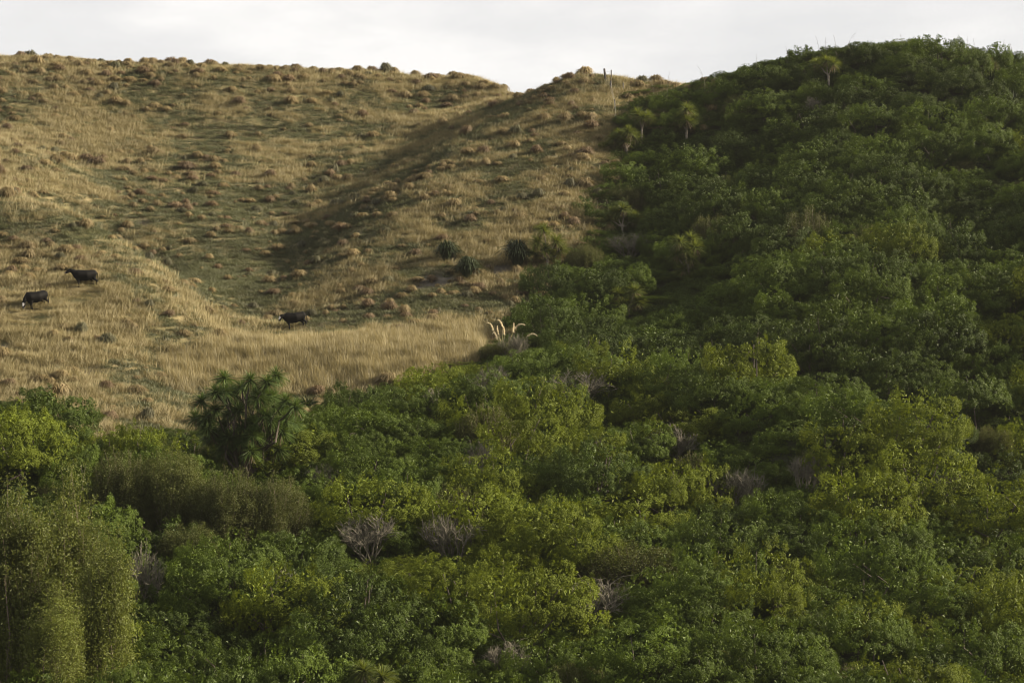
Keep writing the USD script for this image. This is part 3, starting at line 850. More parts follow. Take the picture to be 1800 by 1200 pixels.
def cabbage(label, d, basepx, heads, L):
    if 150 < d:
        hm = np.mean(heads, 0)
        if len(heads) < 15:
            d = hit(hm[0], hm[1] + 10, ground)[1] - 3.4
    bp = pix(basepx[0], basepx[1], d)
    g = float(gz(bp[0], bp[1]))
    bz = min(g, bp[2])
    t = thing('cabbage_tree', label, 'tree', (bp[0], bp[1], g))
    rg = np.random.default_rng(int(basepx[0]))
    pts = []
    for (u, v) in heads:
        dd = d + (rg.uniform(-2.6, 2.2) if len(heads) > 15 else rg.uniform(-0.7, 0.7))
        pts.append(pix(u, v, dd) - np.array([bp[0], bp[1], g]))
    pts = np.array(pts)
    top = pts.mean(0)
    bk = M['darkbark'] if len(heads) > 15 else M['palebark']  # darker bark on the big tree carries the shade inside its crown
    fork = np.array([top[0] * 0.3, top[1] * 0.3, min(max(0.62 * pts[:, 2].min(), 0.25), 2.6) if len(heads) < 15 else 0.6])
    part(t, 'trunk', bent(np.array([0, 0, -0.6]), fork, 0.15, 0.12, rg, 4, 0.05), bk)
    for j, p in enumerate(pts):
        part(t, 'branch', bent(fork, p, 0.085, 0.055, rg, 5, 0.10), bk)
        out = unit(np.array([p[0] - fork[0], p[1] - fork[1], 1.5]))
        v, f = head_mesh(900 + j + int(basepx[0]), L * (1.18 if len(heads) > 15 else 1.25), 270, axis=out * 0.6)
        hd = part(t, 'leaf_head', (v + p, f), M['cabbage_dark' if len(heads) > 15 else 'cabbage'])
        v, f = head_mesh(500 + j, L * 0.85, 9 if len(heads) > 15 else 40, dry=True)
        part(hd, 'dry_leaves', (v + p - np.array([0, 0, 0.06]), f), M['cabbage_dry'])
    CAB_D.append(d)
    taken.append((bp[0], bp[1], 1.0 if len(heads) < 15 else 3.2))


CAB_D = []
for c in CAB:
    cabbage(*c)

# flax bushes
for (u, v, d, w, label, s) in [
    (785, 440, None, 60, 'flax bush on the grass slope left of a bare scrape', 0), (820, 470, None, 62, 'flax bush with drooping leaves just right of the bare scrape', 1),
    (910, 448, None, 72, 'large dark round flax bush hanging over a bank near the bush edge', 2),
    (540, 700, 175, 50, 'small flax bush between the big cabbage tree and the dark green shrub', 0),
    (655, 680, 178, 50, 'small flax bush at the dry grass behind the rounded dark shrub', 1),
    (1740, 120, 243, 60, 'flax bush with arching leaves in the upper right corner', 2), (1780, 150, 240, 60, 'flax bush at the right edge below the skyline', 0),
    (1600, 140, 241, 45, 'flax bush near the highest shrub of the right skyline', 1),
    (1670, 190, 236, 55, 'flax bush under the gap in the right skyline', 2),
    (1790, 1190, 121, 60, 'flax leaves in the bottom right corner', 1),
    (1500, 85, 249, 40, 'flax bush with stalks on the right skyline', 2)]:
    p = hit(u, v + 22, ground) if d is None else pix(u, v, d)
    g = float(gz(p[0], p[1]))
    s_ = w * p[1] / FPX / 2.2
    up = 0 if d is None else max(0, min(1.6, p[2] - g))
    mop = d is None
    place(f'flax{s}{mop}', 'flax_bush', lambda t, s=s, mop=mop: part(t, 'leaves', tussock_mesh(60 + s, 1.3, 300, 1.7, 0.06) if mop else flax_mesh(60 + s), M['flax']), label, 'shrub', (p[0], p[1], g + up * 0.6), rng.uniform(0, 6), (s_, s_, s_ * 1.05))
    taken.append((p[0], p[1], 0.7))

# ------------------------------------------------------------------ the thicket: every shrub a thing
for u_ in (872, 900, 925):      # room for the plume clump
    q_ = pix(u_, 604, 188.3)
    taken.append((q_[0], q_[1], 1.5))


def lift(x, y):
    """Taller and lower clumps of bush, a few shrubs wide."""
    return 0.62 + 0.95 * fb(x, y, 6.5, 45, 2) ** 1.5 * 1.6


minx, maxx = -80, 86
X = rng.uniform(minx, maxx, 60000)
Y = rng.uniform(100, 285, 60000)
ok = in_bush(X, Y, -0.6)
X, Y = X[ok], Y[ok]
Zc = gz(X, Y) + 2.0
U, Vp = to_pix(np.stack([X, Y, Zc], 1))
ok = (U > -160) & (U < 1960) & (Vp < 1330) & (Vp > 20)
# drop what lies out of sight behind the right skyline
ok &= ~((Y > 262) & (U > 1150))
X, Y, U, Vp = X[ok], Y[ok], U[ok], Vp[ok]
R_ = np.where(rng.random(len(X)) < np.where(Vp > 620, 0.45, 0.30), rng.uniform(2.4, 3.7, len(X)), rng.uniform(1.25, 2.3, len(X)))
order = np.argsort(-R_ + rng.normal(size=len(X)) * 0.35)
px, py, pr = [t[0] for t in taken], [t[1] for t in taken], [t[2] * 0.95 for t in taken]
cells = {}


def cell(x, y):
    return int(x // 6), int(y // 6)


for x, y, r in zip(px, py, pr):
    cells.setdefault(cell(x, y), []).append((x, y, r))
chosen = []
for i in order:
    x, y, r = X[i], Y[i], R_[i]
    cxx, cyy = cell(x, y)
    good = True
    for a in (-1, 0, 1):
        for b in (-1, 0, 1):
            for (x2, y2, r2) in cells.get((cxx + a, cyy + b), ()):
                if (x - x2) ** 2 + (y - y2) ** 2 < (0.56 * (r + r2)) ** 2:
                    good = False
                    break
            if not good:
                break
        if not good:
            break
    if good:
        cells.setdefault((cxx, cyy), []).append((x, y, r))
        chosen.append((x, y, r, U[i], Vp[i]))

def zone(u, v):
    """Where in the bush, told by what one can find there in the photo."""
    if v < 175 and u > 1080:
        return 'on the skyline left of the highest shrub' if u < 1560 else 'on the skyline at the far right'
    if u > 1000 and v < 640 + max(0, (u - 1250) * 0.42):
        if u < 1250:
            return 'between the ridge fence and the upper cabbage trees' if v < 350 else 'around the middle cabbage trees' if v < 490 else 'below the lowest cabbage trees'
        if v < 300:
            return 'high on the right hill' if u < 1520 else 'high at the right edge'
        if v < 480:
            return 'halfway up the right hill' if u < 1520 else 'halfway up at the right edge'
        return 'low on the right hill' if u < 1520 else 'in the dark gully at the right edge'
    if v < 790:
        return ('left of the big cabbage tree' if u < 400 else 'by the dry grass right of the big cabbage tree' if u < 700 else
                'below the pale plumes' if u < 1000 else 'along the crest above the gully')
    if v < 960:
        return ('around the brown stand of trees' if u < 520 else 'left of the dark hollow' if u < 940 else
                'right of the dark hollow' if u < 1300 else 'on the rounded slope left of the gully' if u < 1620 else 'at the mouth of the right gully')
    return ('beside the tall pale trees' if u < 300 else 'at the bottom left of centre' if u < 640 else 'at the bottom centre' if u < 1000 else
            'at the bottom right of centre' if u < 1400 else 'in the bottom right corner')


LOOK = {'broad': ('broadleaf_shrub', 'rounded mid green broadleaf shrub'), 'dark': ('dark_green_shrub', 'rounded dark green shrub'),
        'yellow': ('yellow_green_shrub', 'domed yellow green shrub'), 'olive': ('olive_shrub', 'feathery olive shrub'),
        'brown': ('brown_shrub', 'feathery brownish shrub'), 'dead': ('dead_shrub', 'grey leafless twiggy shrub')}
kind_count = {}
crest_line = along(crest)
# where the top of the bush meets grass or sky: no shrub of the thicket is taller than that line of sight
LINE_U = [-200, 60, 110, 180, 350, 560, 690, 830, 870, 890, 930, 978, 1024, 1048, 1066, 1078, 1115, 1195, 1300, 1400, 1500, 1590, 1640, 1700, 1800, 2000]
LINE_V = [705, 690, 700, 748, 752, 700, 662, 625, 592, 555, 510, 435, 380, 325, 262, 205, 170, 142, 110, 88, 72, 64, 58, 74, 88, 95]
KEEP_CLEAR = [(u_, v_ + 14, d_ + 1.0) for c_, d_ in zip(CAB, CAB_D) for (u_, v_) in c_[3]] + [(c_[2][0], c_[2][1] - 22, d_ + 1.0) for c_, d_ in zip(CAB[1:6], CAB_D[1:6])] + [(u_, 604, 187) for u_ in (860, 872, 885, 900, 915, 930, 942)] + [(785, 460, 300), (820, 490, 300), (910, 470, 300)]
KEEP_CLEAR += [(1020, 735, 172), (772, 725, 170), (1180, 790, 162), (1290, 865, 152), (1415, 850, 153), (655, 975, 140), (795, 960, 141), (1040, 1070, 131), (1110, 440, 220), (400, 900, 140), (300, 880, 141), (230, 870, 141), (470, 890, 141), (130, 1080, 119), (60, 1100, 117)]
KEEP_CLEAR = np.array(KEEP_CLEAR)
for (x, y, r, u, v) in chosen:
    reg = region(u, v)
    f = fb(np.array([x]), np.array([y]), 11.0, 41)[0] + 0.22 * (rng.random() - 0.5)
    if reg == 'lower':
        kind = 'yellow' if f > 0.64 else 'broad' if f > 0.44 else 'dark' if f > 0.36 else 'olive'
        if rng.random() < 0.18:
            kind = rng.choice(['olive', 'brown', 'dead'], p=[0.5, 0.32, 0.18])
        if u < 640 and v > 860 and rng.random() < 0.5:
            kind = 'dark'
    else:
        kind = 'yellow' if f > 0.61 else 'broad' if f > 0.45 else 'dark'
        if rng.random() < 0.16:
            kind = rng.choice(['olive', 'brown', 'dead'], p=[0.55, 0.30, 0.15])
    if reg == 'crest':
        r *= 0.8
    if r > 2.5 and kind in ('olive', 'brown') or r > 1.8 and kind == 'dead':
        kind = 'yellow' if reg == 'lower' else 'broad'
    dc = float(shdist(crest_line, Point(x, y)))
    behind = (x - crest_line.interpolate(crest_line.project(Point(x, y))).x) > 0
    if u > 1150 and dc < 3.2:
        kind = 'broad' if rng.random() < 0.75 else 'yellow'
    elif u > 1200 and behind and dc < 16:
        kind = 'dark'  # darker leaf kind behind the crest: gully shade put into the colour
    if r < 1.5 and kind in ('broad', 'yellow'):
        k, R0 = f'{kind}_s{rng.integers(2)}', 1.3
    elif r > 2.4 and kind in ('broad', 'dark'):
        k, R0 = f'{kind}_l{rng.integers(2)}', 2.9
    elif kind in ('broad', 'dark', 'yellow'):
        k, R0 = f'{kind}_m{rng.integers(3)}', 2.0
    elif kind == 'dead':
        k, R0 = f'dead{rng.integers(2)}', 1.3
        r = min(r, 1.5)
    else:
        k, R0 = f'{kind}_m{rng.integers(2)}', 1.55
        r = min(r, 2.5)
    mk, R, H = KIND[k]
    s = 1.10 * r / R
    name, look_ = LOOK[kind]
    size_ = 'large' if r > 2.3 else 'small' if r < 1.5 else 'middling'
    hx, hy = float(gx_at((y, x))), float(gy_at((y, x)))
    sz = s * rng.uniform(0.88, 1.12) * float(np.clip(lift(np.array([x]), np.array([y]))[0], 0.7, 1.75))
    zb = float(gz(x, y))
    lim = np.interp(u, LINE_U, LINE_V)
    wpx = r * 0.8 * FPX / y
    near = KEEP_CLEAR[(np.abs(KEEP_CLEAR[:, 0] - u) < wpx) & (KEEP_CLEAR[:, 2] > y)]
    vbase = float(to_pix(np.array([x, y, zb]))[1][0])
    near = near[near[:, 1] < vbase]
    if len(near):
        lim = max(lim, near[:, 1].max())
    vlow = [np.interp(u + a_ * wpx, LINE_U, LINE_V) for a_ in (-0.7, 0.7)]
    lim = max(lim, min(max(vlow), lim + 40))
    hmax = pix(u, lim, y)[2] - zb
    up = 0.0
    if sz > 1.15 * s:
        up = float(np.clip((sz - 1.15 * s) * (H + 0.45), 0, 1.2))
        sz = 1.15 * s
    up = max(0.0, min(up, hmax - sz * (H + 0.45)))
    hmax = max(hmax, 0.6)
    if sz * (H + 0.45) > hmax:
        q_ = hmax / (sz * (H + 0.45))
        sz *= q_
        s *= max(q_ ** 0.35, 0.7)
    kind_count[kind] = kind_count.get(kind, 0) + 1
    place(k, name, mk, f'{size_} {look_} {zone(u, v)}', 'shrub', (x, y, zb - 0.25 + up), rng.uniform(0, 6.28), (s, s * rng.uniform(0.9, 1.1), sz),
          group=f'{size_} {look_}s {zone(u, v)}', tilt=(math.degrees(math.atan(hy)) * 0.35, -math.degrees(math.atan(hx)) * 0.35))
print('shrubs', kind_count)


# ------------------------------------------------------------------ instanced stuff
def instancer(name, label, cat, protos, pos, idx, rz, scale, tilt=None):
    """protos: (name, mesh, material). One PointInstancer that is one object."""
    pi = UsdGeom.PointInstancer.Define(stage, '/World/' + name)
    for n_, mesh, mat in protos:
        usdkit.mesh(stage, f'/World/{name}/{n_}', mesh, mat)
    pi.CreatePrototypesRel().SetTargets([Sdf.Path(f'/World/{name}/{p[0]}') for p in protos])
    pi.CreatePositionsAttr(Vt.Vec3fArray.FromNumpy(np.asarray(pos, np.float32)))
    pi.CreateProtoIndicesAttr(Vt.IntArray.FromNumpy(np.asarray(idx, np.int32)))
    pi.CreateScalesAttr(Vt.Vec3fArray.FromNumpy(np.asarray(scale, np.float32)))
    h = np.asarray(rz) / 2
    qz = np.stack([np.cos(h), np.zeros_like(h), np.zeros_like(h), np.sin(h)], 1)
    if tilt is not None:      # tilt: unit normals; rotation from z to the normal, applied after the turn about z
        n_ = tilt
        w = 1 + n_[:, 2]
        qt = np.stack([w, -n_[:, 1], n_[:, 0], np.zeros(len(w))], 1)
        qt /= np.linalg.norm(qt, axis=1, keepdims=True)
        a, b = qt, qz
        qz = np.stack([a[:, 0] * b[:, 0] - (a[:, 1:] * b[:, 1:]).sum(1), *(a[:, :1] * b[:, 1:] + b[:, :1] * a[:, 1:] + np.cross(a[:, 1:], b[:, 1:])).T], 1)
    pi.CreateOrientationsAttr(Vt.QuathArray([Gf.Quath(float(q_[0]), float(q_[1]), float(q_[2]), float(q_[3])) for q_ in qz]))
    tag(pi, label, cat, kind='stuff')
    return pi


# undergrowth: low leafy saplings and ferns on the floor of the bush
xg, yg = rng.uniform(-78, 84, 60000), rng.uniform(102, 285, 60000)
kg = in_bush(xg, yg, -0.8)
xg, yg = xg[kg], yg[kg]
ug, vg = to_pix(np.stack([xg, yg, gz(xg, yg)], 1))
kg = (ug > -140) & (ug < 1940) & (vg < 1330) & (vg > np.interp(ug, LINE_U, LINE_V) + 18)
xg, yg = xg[kg], yg[kg]


def sapling(seed):
    rg = np.random.default_rng(seed)
    n = 330
    p = sphere_pts(n, rg) * np.array([0.75, 0.75, 0.5]) * (rg.random((n, 1)) ** 0.35)
    p[:, 2] = np.abs(p[:, 2]) + 0.05
    return leaves(p, unit(unit(p) + np.array([0, 0, 0.5]) + 0.4 * rg.normal(size=p.shape)), rg.normal(size=p.shape), 0.12 * rg.uniform(0.7, 1.3, n), 0.55, rg)


sg = rng.uniform(0.7, 1.5, len(xg))
instancer('undergrowth', 'low dark green saplings and ferns covering the floor of the bush', 'undergrowth', [('sapling_leaves', sapling(1), M['dark']), ('fern_leaves', sapling(2), M['broadleaf'])],
          np.stack([xg, yg, gz(xg, yg) - 0.05], 1), rng.integers(0, 2, len(xg)), rng.uniform(0, 6.28, len(xg)), np.stack([sg, sg, sg], 1))
print('undergrowth', len(xg))


def grass_points(n, y0, y1, margin=90):
    x = rng.uniform(-78, 82, n)
    y = rng.uniform(y0, y1, n)
    z = gz(x, y)
    u, v = to_pix(np.stack([x, y, z], 1))
    k = (u > -margin) & (u < 1300) & (~in_bush(x, y, -3.2) | ((v < 235) & (u > 1060) & (u < 1260)))
    return x[k], y[k], z[k], u[k], v[k]


rg2 = np.random.default_rng(77)
x, y, z, u, v = grass_points(260000, 160, 312)
e = earth_at(np.stack([y, x], 1))
keep = rng.random(len(x)) > e * 1.05
COWS = [(152, 503), (68, 543), (522, 574)]
trod = np.zeros(len(x))
for cu, cv in COWS:
    cp = hit(cu, cv, ground)
    trod = np.maximum(trod, 1 - sstep(0.7, 2.2, np.hypot((x - cp[0]) / 1.15, (y - cp[1] + 1.8) / 1.7) + 0.8 * (fb(x, y, 1.2, 71) - 0.5)))
keep &= rng.random(len(x)) > 0.5 * trod
x, y, z, u, v, trod = x[keep], y[keep], z[keep], u[keep], v[keep], trod[keep]
# straw on crests and convex ground, green in the hollow
patch = 0.55 * fb(x, y, 9.0, 51, 3) + 0.45 * fb(x * 0.45, y, 1.8, 52, 3)
hollow = np.exp(-(((u - 450) / 330) ** 2 + ((v - 430) / 170) ** 2)) * 0.10
lip = np.exp(-((v - (650 - 0.05 * (u - 300))) / 45) ** 2) * sstep(200, 380, u) * (u < 850) * 0.35
left = sstep(330, 120, u) * sstep(380, 450, v) * 0.12
greenness = patch + hollow - lip - left - 0.03 * sstep(300, 120, v)
isg = greenness > 0.475 + 0.04 * rng.normal(size=len(x))
tall = lip > 0.06 + 0.20 * rng.random(len(x))
idx = np.where(isg, rng.integers(3, 5, len(x)), np.where(tall, 2, rng.integers(0, 2, len(x))))
sc = rng.uniform(0.75, 1.3, len(x))
scale = np.stack([sc, sc, sc * rng.uniform(0.5, 1.3, len(x)) * np.where(isg, 0.85, 1.0) * (1 - 0.62 * trod)], 1)
instancer('grass', 'long dry and green grass covering the open hillside', 'grass', [
    ('straw_tuft', tuft(46, 0.5, 0.3, 0.85, 0.10, 0.03, rg2, 0.2), M['straw']),
    ('straw_tuft_loose', tuft(46, 0.45, 0.3, 0.95, -0.12, 0.03, rg2, 0.3), M['straw']),
    ('tall_straw_tuft', tuft(60, 0.5, 0.6, 1.35, -0.16, 0.028, rg2, 0.15), M['straw']),
    ('green_tuft', tuft(52, 0.45, 0.2, 0.55, 0.0, 0.032, rg2, 0.3), M['green']),
    ('green_tuft_loose', tuft(52, 0.4, 0.25, 0.7, 0.08, 0.032, rg2, 0.3), M['green'])],
    np.stack([x, y, z], 1), idx, rng.uniform(-0.6, 0.6, len(x)), scale)
print('grass', len(x))

# tussocks: the 300 that show largest are things, the rest one object
x, y, z, u, v = grass_points(15000, 165, 306, 60)
dens = 0.22 + 1.1 * sstep(0.45, 0.65, fb(x, y, 10.0, 61)) + 1.6 * sstep(170, 120, v) + 0.5 * sstep(850, 950, u) * sstep(330, 200, v) + 0.35 * sstep(300, 200, u) * sstep(380, 430, v)
lipz = np.exp(-((v - (650 - 0.05 * (u - 300))) / 45) ** 2) * sstep(200, 380, u) * (u < 850)
dens *= (1 - 0.9 * lipz) * (1 - 0.6 * (v > 600)) * (1 - 0.45 * np.exp(-(((u - 520) / 300) ** 2 + ((v - 430) / 140) ** 2)))
k = rng.random(len(x)) < dens * 0.62
x, y, z, u, v = x[k], y[k], z[k], u[k], v[k]
tr = np.clip(rng.lognormal(0, 0.34, len(x)), 0.4, 2.0) * 0.76 * (1 + 0.12 * sstep(165, 125, v))
keepi = []
clear = np.zeros(len(x), bool)
for cu, cv in COWS:
    cp = hit(cu, cv, ground)
    clear |= (np.abs(x - cp[0] + 0.3) < 2.7) & (y > cp[1] - 9.0) & (y < cp[1] + 1.8)
clear |= (u > 1048) & (u < 1105) & (v < 240)
tr[clear] = 0.0
for i in np.argsort(-tr):
    if tr[i] > 0 and all((x[i] - x[j]) ** 2 + (y[i] - y[j]) ** 2 > (0.45 * (tr[i] + tr[j])) ** 2 for j in keepi):
        keepi.append(i)
keepi = np.array(keepi)
x, y, z, u, v, tr = x[keepi], y[keepi], z[keepi], u[keepi], v[keepi], tr[keepi]
show = tr / y
show[(u < 0) | (u > 1130) | (v < 60)] = 0
order = np.argsort(-show)
TM = [tussock_mesh(700 + i, 0.66 + 0.06 * i, 380 + 30 * i, 0.9 + 0.1 * (i % 3)) for i in range(4)]
TMM = [M['tussock'], M['tussock'], M['tussock_brown'], M['tussock_olive']]


def where_t(u, v):
    if v < 165:
        return 'along the grassy skyline'
    if u < 300 and v > 360 + 0.4 * max(0, u - 60):
        return 'on the dry spur around the left cattle'
    if u > 760 - 0.9 * (v - 250) and u > 560:
        return 'on the middle ridge beside the bush'
    if v > 590:
        return 'in the dry grass just above the thicket'
    return 'on the back wall of the grassy hollow'


for i in order[:300]:
    k = int(rng.choice(4, p=[0.36, 0.34, 0.2, 0.1]))
    hue_ = ('golden', 'golden', 'brown', 'olive')[k]
    place(f'tussock{k}', 'tussock', lambda t, k=k: part(t, 'blades', TM[k], TMM[k]), f'{hue_} drooping grass tussock {where_t(u[i], v[i])}', 'tussock',
          (x[i], y[i], z[i] - 0.12), rng.uniform(0, 6.28), (tr[i] * rng.uniform(0.8, 1.3), tr[i] * rng.uniform(0.8, 1.2), tr[i] * rng.uniform(0.7, 1.2)), group=f'{hue_} grass tussocks {where_t(u[i], v[i])}')
rest = order[300:]
instancer('small_tussocks', 'smaller scattered brown tussocks over the grass slope', 'tussocks', [(f'tussock_blades_{c}', TM[i], TMM[i]) for i, c in enumerate(('wide', 'loose', 'tight', 'round'))],
          np.stack([x, y, z - 0.05], 1)[rest], rng.choice(4, len(rest), p=[0.36, 0.34, 0.2, 0.1]), rng.uniform(0, 6.28, len(rest)), np.stack([tr * rng.uniform(0.8, 1.3, len(tr)), tr * rng.uniform(0.8, 1.2, len(tr)), tr * rng.uniform(0.65, 1.2, len(tr))], 1)[rest])
print('tussocks', len(x))


# ------------------------------------------------------------------ cattle
def sph(c, r, n=20):
    return m3.Manifold.sphere(r, n).translate([float(a) for a in c])


def chain(js):
    """Tapered limb through joints (x, y, z, r)."""
    out = []
    for a, b in zip(js[:-1], js[1:]):
        out.append(m3.Manifold.batch_hull([sph(a[:3], a[3]), sph(b[:3], b[3])]))
    return out


def hull(js):
    return m3.Manifold.batch_hull([sph(j[:3], j[3]) for j in js])


def finish_body(ms, it=14):
    b = m3.Manifold.batch_boolean(ms, m3.OpType.Add).refine_to_length(0.06)
    g = b.to_mesh()
    t = trimesh.Trimesh(g.vert_properties[:, :3], g.tri_verts, process=True)
    trimesh.smoothing.filter_taubin(t, 0.5, 0.53, it)
    return t


def cow(t, head, neck, white_face, yaw=0.0, patch=None):
    """A black beast facing +x, hooves at z = 0. head: (poll, muzzle) points."""
    poll, muz = np.array(head[0], float), np.array(head[1], float)
    ms = [hull([(0.58, 0.15, 0.93, 0.30), (0.58, -0.15, 0.93, 0.30), (0.56, 0, 1.13, 0.22), (0.52, 0, 0.74, 0.26), (0.0, 0.22, 0.90, 0.35), (0.0, -0.22, 0.90, 0.35), (0.0, 0, 0.76, 0.32)]),
          hull([(0.0, 0.22, 0.90, 0.35), (0.0, -0.22, 0.90, 0.35), (0, 0, 0.76, 0.32), (-0.58, 0.18, 0.97, 0.28), (-0.58, -0.18, 0.97, 0.28), (-0.56, 0, 0.84, 0.28), (-0.68, 0, 1.08, 0.19)]),
          hull([(0.66, 0, 1.14, 0.20), (0.70, 0, 0.85, 0.21), tuple(neck) + (0.17,)]),
          hull([tuple(neck) + (0.17,), tuple(poll) + (0.125,)]),
          hull([tuple(poll) + (0.125,), tuple(poll * 0.55 + muz * 0.45 + np.array([0, 0, -0.03])) + (0.115,), tuple(muz) + (0.078,)])]
    for s, dx in ((1, 0.06), (-1, -0.05)):
        ms += chain([(0.58, 0.17 * s, 0.72, 0.17), (0.58 + dx, 0.17 * s, 0.44, 0.075), (0.57 + dx, 0.17 * s, 0.20, 0.052), (0.60 + dx, 0.17 * s, 0.04, 0.062)])
    for s, dx in ((1, -0.08), (-1, 0.06)):
        ms += chain([(-0.58, 0.17 * s, 0.86, 0.22), (-0.50 + dx, 0.18 * s, 0.62, 0.13), (-0.72 + dx, 0.17 * s, 0.40, 0.07), (-0.68 + dx, 0.17 * s, 0.16, 0.05), (-0.64 + dx, 0.17 * s, 0.04, 0.062)])
    part(t, 'body', finish_body(ms), M['coat'], smooth=True)
    part(t, 'tail', tube(np.array([(-0.86, 0, 1.12), (-0.95, 0, 0.98), (-0.96, 0.02, 0.7), (-0.94, 0.03, 0.45), (-0.93, 0.03, 0.30)]), [0.035, 0.028, 0.022, 0.04, 0.015], 6), M['coat'], smooth=True)
    ax = unit(muz - poll)
    for s in (1, -1):
        root = poll + np.array([0, s * 0.11, 0.03])
        tip = root + np.array([-0.03, s * 0.20, 0.02])
        part(t, 'ear', finish_body([hull([tuple(root) + (0.028,), tuple((root + tip) / 2) + (0.055,), tuple(tip) + (0.022,)]).scale([1, 1, 1])], 4), M['coat'], smooth=True)
    part(t, 'muzzle', finish_body([hull([tuple(muz + ax * 0.03 + np.array([0, 0.03, 0])) + (0.058,), tuple(muz + ax * 0.03 - np.array([0, 0.03, 0])) + (0.058,)])], 4), M['nose'], smooth=True)
    if white_face:
        part(t, 'white_face', finish_body([hull([tuple(poll + ax * 0.10 + np.array([0.02, 0, 0])) + (0.112,), tuple(poll * 0.5 + muz * 0.5 + np.array([0.02, 0, 0])) + (0.110,), tuple(muz - ax * 0.05) + (0.082,)])], 8), M['white_hair'], smooth=True)
    if patch is not None:
        part(t, 'white_belly_patch', finish_body([hull([(-0.36, 0.05, 0.60, 0.07), (-0.30, -0.05, 0.60, 0.07)])], 4), M['white_hair'], smooth=True)


def cow_at(u, v, length_px, rot, make, label):
    p = hit(u, v, ground)
    s = length_px
    hx, hy = float(gx_at((p[1], p[0]))), float(gy_at((p[1], p[0])))
    # pitch the beast along its own facing direction with the slope, a little
    c, sn = math.cos(rot), math.sin(rot)
    slope = hx * c + hy * sn
    t = thing('cow', label, 'cow', (p[0], p[1], p[2] - 0.04), 0, (1, 1, 1))
    t.ClearXformOpOrder()
    t.AddTranslateOp().Set(Gf.Vec3d(float(p[0]), float(p[1]), float(p[2]) - 0.04))
    t.AddRotateZOp().Set(math.degrees(rot))
    t.AddRotateYOp().Set(-math.degrees(math.atan(slope)) * 0.6)
    t.AddScaleOp().Set(Gf.Vec3f(s, s, s))
    make(t)
    return p


c1 = cow_at(152, 503, 1.13, math.radians(205), lambda t: cow(t, ((1.16, 0.0, 1.34), (1.52, 0.02, 1.17)), (0.93, 0, 1.22), False, patch=1), 'black cow standing side on with its head raised on the dry spur')
c2 = cow_at(68, 541, 1.13, math.radians(222), lambda t: cow(t, ((1.14, 0.06, 0.66), (1.30, 0.06, 0.28)), (0.98, 0.03, 0.88), True), 'black cow with a pale face grazing head down at the far left')
c3 = cow_at(522, 576, 1.12, math.radians(200), lambda t: cow(t, ((1.14, 0.1, 1.16), (1.36, 0.12, 0.84)), (0.92, 0.03, 1.12), True), 'black cow with a white face walking in the grassy hollow at the centre left')

# ------------------------------------------------------------------ toetoe plumes
pb = pix(885, 600, 187.5)
g = float(gz(pb[0], pb[1]))
toe = thing('plume_grass', 'clump of plume grass with curved golden flower heads above the thicket edge', 'plant', (pb[0], pb[1], g))
o = np.array([pb[0], pb[1], g])
part(toe, 'leaves', flax_mesh(91, 2.4, 90, 0.6), M['flax'])
rgp = np.random.default_rng(5)
for (foot, mid, top, tip) in [((884, 602), (871, 586), (868, 577), (862, 575)), ((880, 605), (877, 598), (873, 588), (870, 590)), ((882, 604), (879, 592), (877, 584), (877, 580)),
                              ((884, 602), (885, 582), (882, 573), (878, 571)), ((886, 604), (887, 592), (887, 585), (886, 581)), ((892, 604), (900, 588), (901, 580), (901, 576)),
                              ((894, 604), (902, 583), (909, 576), (917, 578)), ((912, 606), (920, 594), (928, 589), (935, 593))]:
    dd = pb[1] + rgp.uniform(-0.6, 0.6)
    P = [pix(890 + (q_[0] - 890) * 1.2, 606 + (q_[1] - 606) * 1.27, dd) - o for q_ in (foot, mid, top, tip)]
    pl_t = np.linspace(0, 1, 9)[:, None]
    a, b, c_ = P[1], P[2], P[3]
    curve = (1 - pl_t) ** 2 * a + 2 * pl_t * (1 - pl_t) * (b + (b - (a + c_) / 2) * 0.6) + pl_t ** 2 * c_
    n = 460
    tt_ = rgp.random(n)
    basep = np.stack([np.interp(tt_, pl_t[:, 0], curve[:, k]) for k in range(3)], 1)
    tang = unit(np.stack([np.interp(tt_, pl_t[:, 0], np.gradient(curve[:, k])) for k in range(3)], 1))
    dr = unit(tang * 0.9 + 0.35 * rgp.normal(size=(n, 3)) + np.array([0, 0, -0.25]))
    pm = strips(basep, dr, rgp.uniform(0.09, 0.18, n) * (1.1 - 0.6 * tt_), 0.027, 0.35, rgp, 2)
    pl = part(toe, 'plume', pm, M['plume'])
    start = np.array([P[0][0], P[0][1], 0.2])
    st = np.vstack([start, P[0], (P[0] + P[1]) / 2, curve[0], curve[3], curve[6]])
    part(pl, 'stalk', tube(st, [0.022, 0.02, 0.018, 0.016, 0.012, 0.008], 4), M['straw'])

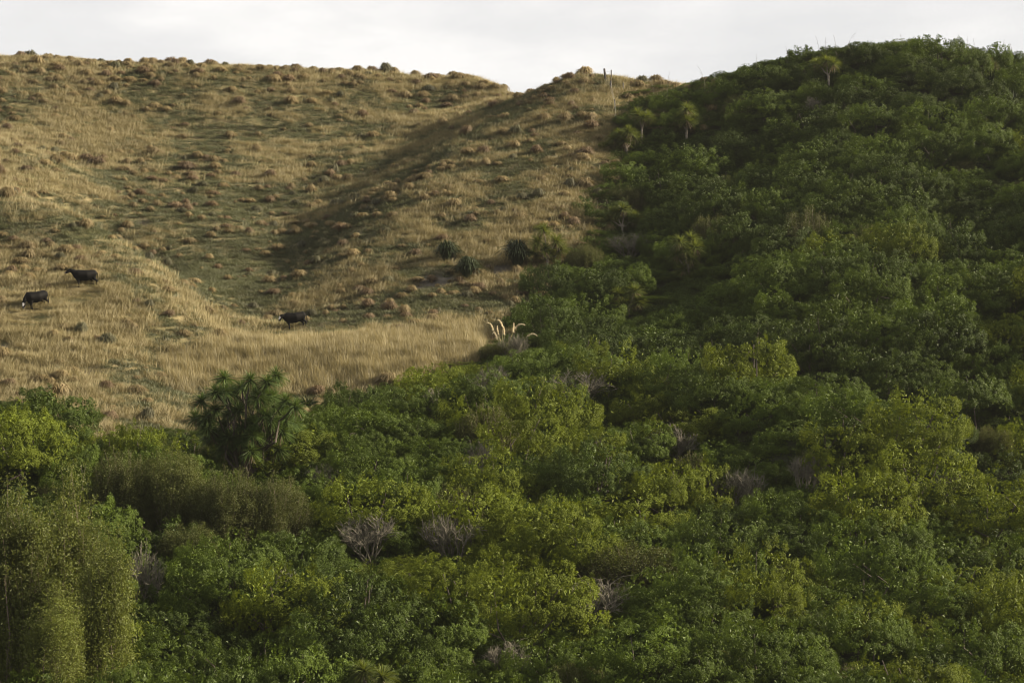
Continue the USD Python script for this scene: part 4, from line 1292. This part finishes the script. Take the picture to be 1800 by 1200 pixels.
# ------------------------------------------------------------------ fence on the ridge between the grass and the bush
fence = thing('fence', 'old farm fence of weathered posts and wires running down the ridge beside the bush', 'fence', (0, 0, 0))
tops = []
for (u, vb, vt, r, leanx, label) in [(1065, 132, 117, 0.13, -0.06, 'thick leaning post'), (1074.5, 130, 117, 0.07, 0.0, 'thin post'), (1073, 160, 148, 0.12, 0.02, None), (1095.5, 160, 154, 0.08, 0.0, None), (1082, 190, 181, 0.07, -0.05, None), (1082, 222, 213, 0.07, 0.0, None)]:
    p = hit(u, vb + 2, ground)
    if p[1] > 300:
        p = pix(u, vb, 262.0); p[2] = float(gz(p[0], p[1]))
    h = max((vb - vt) * p[1] / FPX * 1.25 + 0.35, 1.1)
    a, b = p - np.array([0, 0, 0.4]), p + np.array([leanx * h * 2, 0, h])
    pp = part(fence, 'post', tube(np.array([a, p, (p + b) / 2, b]), [r, r, r * 0.95, r * 0.92], 8), M['wood'])
    if label:
        pp.GetPrim().SetCustomDataByKey('label', label)
    tops.append((p, b))
line = [tops[0], tops[2], tops[4], tops[5]]
for fr in (0.3, 0.6, 0.9):
    w = np.array([p + (b - p) * fr for p, b in line])
    fine = np.vstack([np.linspace(a, b, 6)[:-1] for a, b in zip(w[:-1], w[1:])] + [w[-1:]])
    part(fence, 'wire', tube(fine, 0.006, 4), M['wire'])
w = np.array([p + (b - p) * 0.8 for p, b in (tops[0], tops[1])])
part(fence, 'wire', tube(np.linspace(w[0], w[1], 4), 0.012, 4), M['wire'])

# dry flower stalks that stand above the right skyline
rgs = np.random.default_rng(9)
for k, (u, v) in enumerate([(1440, 64), (1452, 66), (1470, 62), (1490, 58), (1385, 82), (1330, 96), (1240, 116), (1700, 64), (1714, 68), (1585, 60), (1762, 70), (1780, 76), (1150, 132), (1172, 128)]):
    dpt = 250.0
    p = pix(u, v + 18, dpt)
    g = float(gz(p[0], p[1]))
    t = thing('dry_stalk', 'thin dry flower stalk rising above the right skyline', 'plant', (p[0], p[1], g), group='dry stalks on the right skyline')
    topz = pix(u, v, dpt)[2] - g
    lean = rgs.normal() * 0.5
    st = np.array([(0, 0, 0), (lean * 0.15, 0, topz * 0.6), (lean * 0.6, 0, topz * 0.88), (lean, 0, topz)])
    n = 16
    bp_ = st[1] + (st[3] - st[1]) * rgs.uniform(0.3, 1.0, (n, 1))
    part(t, 'stalk', join(tube(st, [0.014, 0.012, 0.009, 0.006], 4), strips(bp_, unit(rgs.normal(size=(n, 3)) + np.array([lean, 0, 0.8])), rgs.uniform(0.1, 0.3, n), 0.016, 0.1, rgs, 2)), M['twig'])
